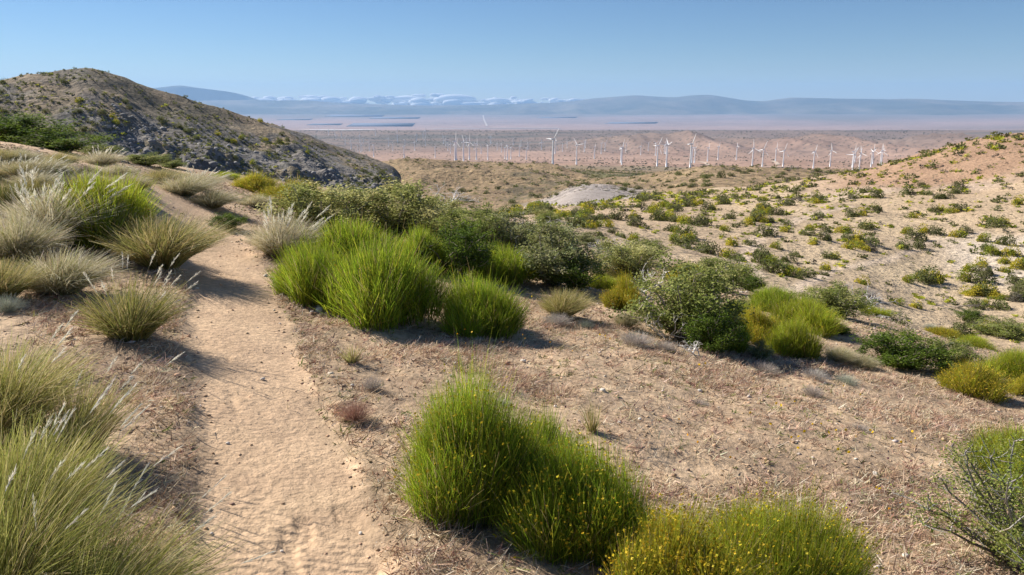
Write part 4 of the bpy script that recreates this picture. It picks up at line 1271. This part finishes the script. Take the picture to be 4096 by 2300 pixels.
# pebbles
acc = Acc()
x, y, r = near_pts(22000, 1.6, 20, R(-42), R(42), .4)
pd = path_dist(x, y); keep = rng.uniform(size=len(x)) < np.where(pd < .8, .10, np.where(pd < 1.7, .9, .7)); x, y, r = x[keep], y[keep], r[keep]
z = ground_z(x, y)
octv = np.array([(1,0,0),(0,1,0),(-1,0,0),(0,-1,0),(0,0,.8),(0,0,-.8)]) * .5; octf = np.array([(0,1,4),(1,2,4),(2,3,4),(3,0,4),(1,0,5),(2,1,5),(3,2,5),(0,3,5)])
n_ = len(x)
s = rng.uniform(.005, .020, n_) * (1 + r / 10) * np.where(rng.uniform(size=n_) < .08, 1.9, 1)
jit = 1 + rng.normal(0, .28, (n_, 6, 3))
Vp = octv[None] * jit * s[:, None, None]; a = rng.uniform(0, 6.28, n_)
Vp = np.stack([Vp[..., 0] * np.cos(a)[:, None] - Vp[..., 1] * np.sin(a)[:, None], Vp[..., 0] * np.sin(a)[:, None] + Vp[..., 1] * np.cos(a)[:, None], Vp[..., 2] * .7], -1) + np.stack([x, y, z + s * .1], -1)[:, None]
Fp = (np.arange(n_) * 6)[:, None, None] + octf[None]
cp_ = cmix(rng, n_, [(.62, .54, .45), (.46, .31, .19), (.50, .34, .21), (.38, .26, .17)], [1.2, 4, 5, 2])
acc.add(Vp.reshape(-1, 3), Fp.reshape(-1, 3), np.repeat(cp_, 6, 0))
tag(obj('pebbles', acc.mesh('pebbles', STONE)), kind='stuff')

# dry herbs, cheatgrass and litter
def tufts(name, n, pal, wts, hgt, blades, bw, rlo, rhi, thlo, thhi, dens, power=.5, spread=.8, mat=None):
    x, y, r = near_pts(n, rlo, rhi, thlo, thhi, power)
    pd = path_dist(x, y)
    k = rng.uniform(size=n) < dens(x, y, r, pd)
    x, y, r = x[k], y[k], r[k]; m = len(x); z = ground_z(x, y)
    H = hgt * rng.uniform(.5, 1.3, m)
    base = np.repeat(np.stack([x, y, z], 1), blades, 0); Hh = np.repeat(H, blades)
    wsc = np.repeat(1 + r / 9, blades)
    d = rng.normal(size=(m * blades, 3)) * spread; d[:, 2] = np.abs(d[:, 2]) * .6 + .35; d /= np.linalg.norm(d, axis=1, keepdims=True)
    base = base + rng.normal(0, 1, (m * blades, 3)) * np.array([1, 1, 0]) * Hh[:, None] * .35
    L = Hh * rng.uniform(.5, 1.1, m * blades)
    mid = base + d * (L * .55)[:, None]; tip = base + d * L[:, None] + np.array([.2, 0, -.2]) * L[:, None]
    C = np.repeat(cmix(rng, m, pal, wts, .16, .05), blades, 0) * (1 + rng.normal(0, .12, (m * blades, 1)))
    C = np.clip(C, .01, .9)
    a = Acc(); ribbons(a, np.stack([base, mid, tip] if blades < 5 else [base, tip], 1), bw * wsc * rng.uniform(.6, 1.4, m * blades), C * .85, C, rng)
    tag(obj(name, a.mesh(name, mat or LITTER)), kind='stuff')
patch = lambda x, y, s, sd: smooth(-.15, .25, fbm(x / s, y / s, sd, 3))
RED = [(.46, .29, .20), (.60, .44, .30), (.36, .20, .15), (.70, .57, .42)]
tufts('cheatgrass', 30000, RED, [1.8, 4, .8, 4], .080, 8, .0034, 1.5, 9, R(-34), R(44),
      lambda x, y, r, pd: (pd > 1.1) * (.14 + .9 * patch(x, y, .7, 50) + .35 * (pd < 1.9)) * np.where(x > -.4, 1, .75))
tufts('dry_grass', 24000, [(.50, .39, .25), (.44, .33, .22), (.56, .47, .34), (.36, .24, .17)], [4, 3, 3, 2], .07, 5, .0045, 6, 24, R(-42), R(42),
      lambda x, y, r, pd: (pd > 1.2) * (.10 + .8 * patch(x, y, 1.6, 54)), power=.7)
tufts('green_herbs', 7500, [(.17, .20, .05), (.30, .31, .10), (.24, .27, .09)], [3, 3, 2], .05, 6, .0045, 1.8, 18, R(-40), R(42),
      lambda x, y, r, pd: (pd > 1.0) * (.10 + .8 * patch(x, y, .9, 57)), spread=.7)
tufts('straw_litter', 22000, [(.60, .52, .40), (.45, .36, .27), (.22, .17, .14)], [3, 3, 2], .07, 1, .0050, 1.5, 20, R(-40), R(42),
      lambda x, y, r, pd: np.where(pd < 1, .05, .6), spread=4.)
# flowers
def blooms(name, spots, n, col, size, stem_h, jit, pal=None):
    a = Acc()
    for u, v in spots:
        x0_, y0_, z0_, r_ = hit(u, v, .6, 40)
        m = n; x = x0_ + rng.normal(0, jit, m) * r_ / 5; y = y0_ + rng.normal(0, jit * 1.2, m) * r_ / 5; z = ground_z(x, y)
        h = stem_h * rng.uniform(.5, 1.2, m)
        top = np.stack([x + rng.normal(0, .01, m), y, z + h], 1); bot = np.stack([x, y, z], 1)
        g = cvar(rng, m, (.22, .24, .09)); ribbons(a, np.stack([bot, (bot + top) / 2, top], 1), np.full(m, .003), g, g, rng)
        for q in range(3): leaves(a, top, size, cvar(rng, m, col, .1), rng, .95)
    tag(obj(name, a.mesh(name, BLOOM)), kind='stuff')
blooms('yellow_flowers', [(800, 455), (812, 450), (836, 458), (778, 412), (790, 414), (772, 430), (822, 432), (848, 438), (905, 448), (912, 443), (860, 402), (870, 440), (838, 444), (700, 368), (880, 500), (840, 540), (600, 340), (530, 300), (500, 290)], 2, (.80, .58, .02), .020, .08, .05)
blooms('orange_flowers', [(370, 325), (455, 345), (530, 352), (560, 356), (600, 350), (480, 352), (690, 450), (720, 470), (900, 520)], 2, (.75, .38, .02), .014, .12, .08)
blooms('purple_flowers', [(350, 345), (385, 350), (430, 352), (640, 400), (720, 400), (670, 430), (760, 440), (810, 470), (900, 470), (930, 490), (860, 520), (960, 430), (300, 405), (310, 375), (560, 400), (690, 480)], 5, (.16, .035, .09), .013, .05, .20)

# ------------------------------------------------------------------ wind turbines
WHITE, wn_, wl_, wb_ = new_mat('turbine_white')
nz = noise_node(wn_, wl_, .2, 3); rr = ramp_node(wn_, [(.3, (.80, .81, .82)), (.7, (.86, .86, .86))])
wl_.new(nz.outputs['Fac'], rr.inputs['Fac']); wl_.new(rr.outputs['Color'], wb_.inputs['Base Color']); wb_.inputs['Roughness'].default_value = .45
def turbine_meshes():
    H = 78.0
    t = Acc(); hs_ = [0, .6, .6, 20, 40, 60, 76]; rs = [4.2, 4.2, 3.1, 2.8, 2.5, 2.1, 1.8]
    tube(t, [(0, 0, h) for h in hs_], rs, np.array([.8, .8, .8]), 16)
    n_ = Acc()
    L = [(-8.5, 1.3, 1.3), (-7.5, 1.9, 1.9), (-3, 2.1, 2.2), (2.4, 2.0, 2.0), (3.4, 1.5, 1.5)]   # x, half width, half height
    V = []
    for xx, a, b in L:
        for k in range(12):
            an = 2 * math.pi * k / 12; cx, cy = math.cos(an), math.sin(an)
            V.append((xx, a * math.copysign(abs(cx) ** .5, cx), b * math.copysign(abs(cy) ** .5, cy)))
    Fq = [(i*12 + k, i*12 + (k+1) % 12, (i+1)*12 + (k+1) % 12, (i+1)*12 + k) for i in range(len(L) - 1) for k in range(12)]
    for base in (0, (len(L) - 1) * 12):
        for k in range(1, 11, 2): Fq.append((base, base + k, base + k + 1, base + (k + 2) % 12))
    n_.add(np.array(V), np.array(Fq), np.array([.8, .8, .8]))
    h = Acc(); tube(h, [(3.4, 0, 0), (4.6, 0, 0), (5.8, 0, 0), (6.6, 0, 0)], [1.5, 1.6, 1.1, .15], np.array([.8, .8, .8]), 12)
    b = Acc(); st = [(0.9, 2.0, 1.8, 1.0), (3, 2.4, 1.6, .8), (8, 3.6, 1.0, .45), (18, 2.9, .7, .22), (28, 2.0, .5, .1), (35, 1.2, .3, .04), (38, .4, .2, .0)]
    V = []
    for zz, ch, tk, tw in st:
        for k in range(8):
            an = 2 * math.pi * k / 8; px, py = math.cos(an) * ch * .5 + ch * .15, math.sin(an) * tk * .5
            V.append((4.9 + py * math.cos(tw) - px * math.sin(tw), px * math.cos(tw) + py * math.sin(tw), zz))
    Fq = [(i*8 + k, i*8 + (k+1) % 8, (i+1)*8 + (k+1) % 8, (i+1)*8 + k) for i in range(len(st) - 1) for k in range(8)]
    b.add(np.array(V), np.array(Fq), np.array([.8, .8, .8]))
    return [x.mesh(nm, WHITE, True) for x, nm in ((t, 'tower'), (n_, 'nacelle'), (h, 'rotor_hub'), (b, 'blade'))]
TME = turbine_meshes()
def turbine(u, v, hpx, label, group, yaw, phase, near=True):
    th = float(ray(float(u), float(v))[0]); r = 78.0 * F / hpx
    # walk to the spot on the plain whose row matches, within the distance the size suggests
    x, y, z, rr_ = hit(u, v, 1150, 13000)
    r = min(max(rr_, r * .75), r * 1.35) if rr_ < 12500 else r
    x, y = r * math.sin(th), r * math.cos(th); z = float(ground_z(np.array([x]), np.array([y]))[0])
    sc = hpx * (y * cp - z * sp) / F / 78.0
    sc = min(max(sc, .7), 1.35)
    t = obj('wind_turbine', None); t.location = (x, y, z - .5); t.rotation_euler = (0, 0, yaw); t.scale = (sc,) * 3
    t.empty_display_size = 5
    tag(t, label, 'wind turbine', group)
    obj('tower', TME[0], t)
    obj('nacelle', TME[1], t, (0, 0, 77.6))
    hb_ = obj('rotor_hub', TME[2], t, (0, 0, 77.6)); hb_.rotation_euler = (phase, 0, 0)
    for k in range(3):
        b = obj('blade', TME[3], hb_); b.rotation_euler = (2 * math.pi * k / 3, 0, 0)
    return t
G_T = 'wind turbines on the desert plain'
A = lambda x, y: ((1150 + x / 2.342) / 4, (480 + y / 2.342) / 4)
B = lambda x, y: ((2150 + x / 2.342) / 4, (480 + y / 2.342) / 4)
D = lambda x, y: ((3100 + x / 2.586) / 4, (480 + y / 2.586) / 4)
near_t = [
 (A, 1572, 203, 400, 'tall turbine left of centre, dark blade straight up, pale pad at its foot'),
 (A, 1650, 213, 388, 'second tall turbine of the left row, right of the one on the pale pad'),
 (A, 1704, 212, 372, 'third tall turbine of the left row'),
 (A, 1770, 225, 373, 'fourth tall turbine of the left row, with its rotor turned right'),
 (A, 1877, 240, 373, 'tall turbine right of the left row, blades spread wide'),
 (B, 143, 190, 443, 'tallest turbine near the centre, dark blades in a V above the nacelle'),
 (B, 365, 238, 417, 'tall turbine right of the central one, standing alone'),
 (B, 788, 268, 430, 'tall turbine of the tight pair left of the middle trio'),
 (B, 1120, 242, 433, 'left tall turbine of the middle trio'),
 (B, 1207, 236, 437, 'right tall turbine of the middle trio'),
 (B, 1430, 222, 450, 'tallest turbine right of the middle trio, one blade pointing up right'),
 (B, 2010, 268, 445, 'tall turbine at the left of the right-hand row'),
 (B, 2105, 275, 443, 'second turbine of the right-hand row'),
 (B, 2298, 287, 443, 'fourth turbine of the right-hand row'),
 (D, 395, 330, 500, 'turbine standing alone left of the cluster by the hillside'),
 (D, 565, 342, 502, 'second lone turbine left of the cluster by the hillside'),
 (D, 800, 362, 542, 'nearest turbine of the cluster, its foot just above the sandy hillside'),
 (D, 868, 352, 524, 'second turbine of the cluster by the hillside'),
 (D, 1003, 372, 505, 'third turbine of the cluster, foot hidden by the hillside'),
 (D, 1085, 325, 490, 'rightmost tall turbine with a white blade straight up, foot hidden by the hillside'),
]
rg = random.Random(5)
for fn, x, yh, yb, lb in near_t:
    u, v = fn(x, yb); _, vh = fn(x, yh)
    ph = 0.0 if ('straight up' in lb) else (.55 if ' V ' in lb else rg.uniform(0, 2.09))
    turbine(u, v, v - vh, lb, G_T, R(rg.uniform(8, 40)) if 'wide' not in lb else R(-55), ph)
far_t = [(A, *p) for p in [(267,150,170),(308,140,165),(385,85,140),(445,150,190),(457,190,235),(505,115,165),(540,168,230),(597,190,278),(660,238,300),(688,225,303),(700,250,308),(680,140,215),(712,175,228),(768,205,293),(808,238,347),(825,90,148),(948,175,247),(988,215,290),(1030,80,125),(1032,145,217),(1093,248,357),(1100,183,240),(1193,210,287),(1208,140,208),(1273,118,175),(1292,100,165),(1292,178,242),(1384,250,352),(1460,155,222),(1485,178,243),(1503,215,288),(1528,225,313),(1582,215,385),(1677,170,243),(1750,215,280),(1815,238,320),(1905,155,215),(1900,178,235),(1965,215,285),(2005,225,303),(2037,257,368),(2060,245,375),(2093,257,368),(2115,172,232),(2172,250,342),(2187,195,250),(2237,265,372),(2253,210,278),(2380,205,278)]]
far_t += [(B, *p) for p in [(37,205,278),(165,190,310),(235,225,297),(278,200,265),(440,210,300),(450,198,262),(533,252,365),(597,222,317),(632,215,292),(780,258,400),(828,220,293),(967,245,328),(1037,218,290),(1105,222,335),(1188,235,317),(1203,210,320),(1445,262,405),(1470,262,402),(1592,260,388),(1690,248,373),(1862,255,373),(2228,275,395)]]
far_t += [(D, *p) for p in [(820,355,480),(885,350,430),(990,352,500),(1100,330,470),(797,342,500)]]
for fn, x, yh, yb in far_t:
    u, v = fn(x, yb); _, vh = fn(x, yh); hp = v - vh
    g = 'more distant turbines of the wind farm'
    wh = 'beyond the rocky spur' if u < 360 else ('left of the left row' if u < 440 else ('behind the left row' if u < 500 else ('left of the centre turbine' if u < 550 else ('behind the centre' if u < 640 else ('behind the middle trio' if u < 700 else ('before the eroded bluffs' if u < 800 else 'in the cluster by the hillside'))))))
    lb = ('small distant white turbine %s' if hp < 9 else 'middle distance white turbine %s') % wh
    yaw = R(rg.uniform(-100, -55)) if hp < 9.5 else R(rg.uniform(-50, 5))
    turbine(u, v, hp, lb, ('far' if hp < 9 else 'middle distance') + ' turbines ' + wh, yaw, rg.uniform(0, 2.09))

# ------------------------------------------------------------------ dirt roads, lake bed, solar fields
def strip(name, uvs, width, col, mat, lift=.4, rlo=1000, rhi=60000):
    P = []
    for (u0, v0), (u1, v1) in zip(uvs[:-1], uvs[1:]):
        for k in range(6):
            t = k / 6; P.append(hit(u0 + (u1-u0) * t, v0 + (v1-v0) * t, rlo, rhi)[:2])
    P.append(hit(*uvs[-1], rlo, rhi)[:2]); P = np.array(P)
    d = np.gradient(P, axis=0); d /= np.linalg.norm(d, axis=1, keepdims=True) + 1e-9
    nrm = np.stack([-d[:, 1], d[:, 0]], 1)
    Lp = P + nrm * width / 2; Rp = P - nrm * width / 2
    XY = np.stack([Lp, Rp], 1).reshape(-1, 2); Z = ground_z(XY[:, 0], XY[:, 1]) + lift
    V = np.column_stack([XY, Z]); n = len(P)
    Fq = np.array([(2*i, 2*i+1, 2*i+3, 2*i+2) for i in range(n - 1)])
    return tag(obj(name, mesh_np(name, V, Fq, np.tile(col, (len(V), 1)), mat)), kind='structure')
ROAD = soil_mat('dirt_road_dust', .1, .3, .5)
rc_ = (.52, .42, .33)
strip('dirt_road', [(401, 168.5), (408, 167.6), (416, 167.2), (428, 166.6)], 7, rc_, ROAD, .8, 700)
strip('dirt_road', [(683, 161.5), (700, 162), (706, 163.5), (708, 165.5)], 16, rc_, ROAD, 2)
strip('dirt_road', [(772, 161.4), (776, 162.6), (778, 165)], 16, rc_, ROAD, 2)
strip('dirt_road', [(740, 168), (765, 167.5), (800, 167.2)], 14, rc_, ROAD, 2)
strip('dirt_road', [(455, 163.6), (470, 162.6), (476, 162.2)], 14, rc_, ROAD, 2)
strip('dirt_road', [(483, 115.5), (484, 120), (487, 126.5)], 60, (.5, .44, .40), ROAD, 14, 14000)
strip('lake_bed', [(305, 130.4), (345, 130.8), (372, 130.4)], 240, (.6, .6, .6), ROAD, 12, 9000, 20000)
strip('lake_bed', [(430, 129.2), (490, 128.6), (560, 128.6)], 400, (.42, .42, .42), ROAD, 12, 14500, 24000)
PANEL, pn, pl_, pb = new_mat('solar_panel_blue')
nz = noise_node(pn, pl_, .004, 3); rr = ramp_node(pn, [(.3, (.10, .12, .17)), (.7, (.17, .18, .22))]); pl_.new(nz.outputs['Fac'], rr.inputs['Fac']); pl_.new(rr.outputs['Color'], pb.inputs['Base Color']); pb.inputs['Roughness'].default_value = 1; pb.inputs['Specular IOR Level'].default_value = .1
for (ua, ub, va, vb, lb) in [(328, 382, 115.0, 116.7, 'dark blue solar field far out in the valley, upper left one'), (372, 418, 117.3, 118.8, 'dark blue solar field far out in the valley, right of the upper left one'), (350, 412, 123.4, 126.6, 'largest dark blue solar field far out in the valley'), (280, 310, 119, 120, 'thin dark solar field at the left end of the valley'), (310, 340, 123.8, 125.2, 'small dark solar field left of the largest one'), (608, 655, 122.3, 123.7, 'dark blue strip of solar panels right of centre in the valley'), (540, 575, 117, 118, 'thin dark strip of fields in the valley centre')]:
    c4 = []
    for u, v, sh in ((ua, va, 10), (ub, va, 10), (ub, vb, 0), (ua, vb, -12)):
        x, y, z, r = hit(u + sh * .3, v, 14000, 48000); c4.append((x, y, z + 10))
    V = np.array(c4 + [(a, b, c - 18) for a, b, c in c4])
    o = obj('solar_field', mesh_np('solar_field', V, np.array([(0,1,2,3)[::-1], (4,5,6,7), (0,1,5,4), (1,2,6,5), (2,3,7,6), (3,0,4,7)]), None, PANEL)); tag(o, lb, 'solar field')

# ------------------------------------------------------------------ cloud bank behind the ridge
CL, cn, cl_, cb = new_mat('cloud')
nz = noise_node(cn, cl_, .0012, 5); rr = ramp_node(cn, [(.3, (.96, .96, .97)), (.7, (.99, .99, .99))]); cl_.new(nz.outputs['Fac'], rr.inputs['Fac']); cl_.new(rr.outputs['Color'], cb.inputs['Base Color'])
tl = cn.new('ShaderNodeBsdfTranslucent'); cl_.new(rr.outputs['Color'], tl.inputs['Color']); mxs = cn.new('ShaderNodeMixShader'); mxs.inputs[0].default_value = .3; cl_.new(cb.outputs[0], mxs.inputs[1]); cl_.new(tl.outputs[0], mxs.inputs[2]); cl_.new(mxs.outputs[0], cn['Material Output'].inputs['Surface'])
cb.inputs['Roughness'].default_value = 1; cb.inputs['Specular IOR Level'].default_value = 0
import bmesh
bm = bmesh.new(); bmesh.ops.create_icosphere(bm, subdivisions=3, radius=1); IV = np.array([v.co[:] for v in bm.verts]); IF = np.array([[v.index for v in f.verts] for f in bm.faces]); bm.free()
acc = Acc(); rg2 = np.random.default_rng(12)
topline = [(245, 97.4), (270, 96.8), (300, 96.2), (318, 94.4), (335, 97.0), (352, 95.8), (380, 95.0), (420, 94.6), (440, 93.4), (452, 92.4), (462, 95), (480, 97.4), (500, 96.6), (520, 97.2), (550, 98.2), (590, 99.4)]
ub_ = np.array([p[0] for p in topline]); vb_ = np.array([p[1] - .9 for p in topline])
for i in range(200):
    u = rg2.uniform(243, 592); vt = float(np.interp(u, ub_, vb_)); vb2 = 106
    rad = rg2.uniform(.5, 1.0) * (vb2 - vt) / 2 * (.34 if i % 3 else .75)
    vc = rg2.uniform(vt + rad, max(vt + rad + .1, vb2))
    rr_ = 67500 + rg2.uniform(0, 2500); th, t = ray(u, vc); sx = rad * rr_ / F
    n3 = IV * sx * np.array([rg2.uniform(1.6, 4.2), 1.3, .95]) * (1 + .14 * fbm(IV[:, 0] * 2 + i, IV[:, 1] * 2 + IV[:, 2] * 2, i, 3))[:, None]
    acc.add(n3 + np.array([rr_ * math.sin(th), rr_ * math.cos(th), rr_ * t]), IF, np.array([.9, .9, .9]))
tag(obj('cloud_bank', acc.mesh('cloud_bank', CL, True)), 'long low white cloud bank lying behind the distant ridge left of centre', 'cloud')
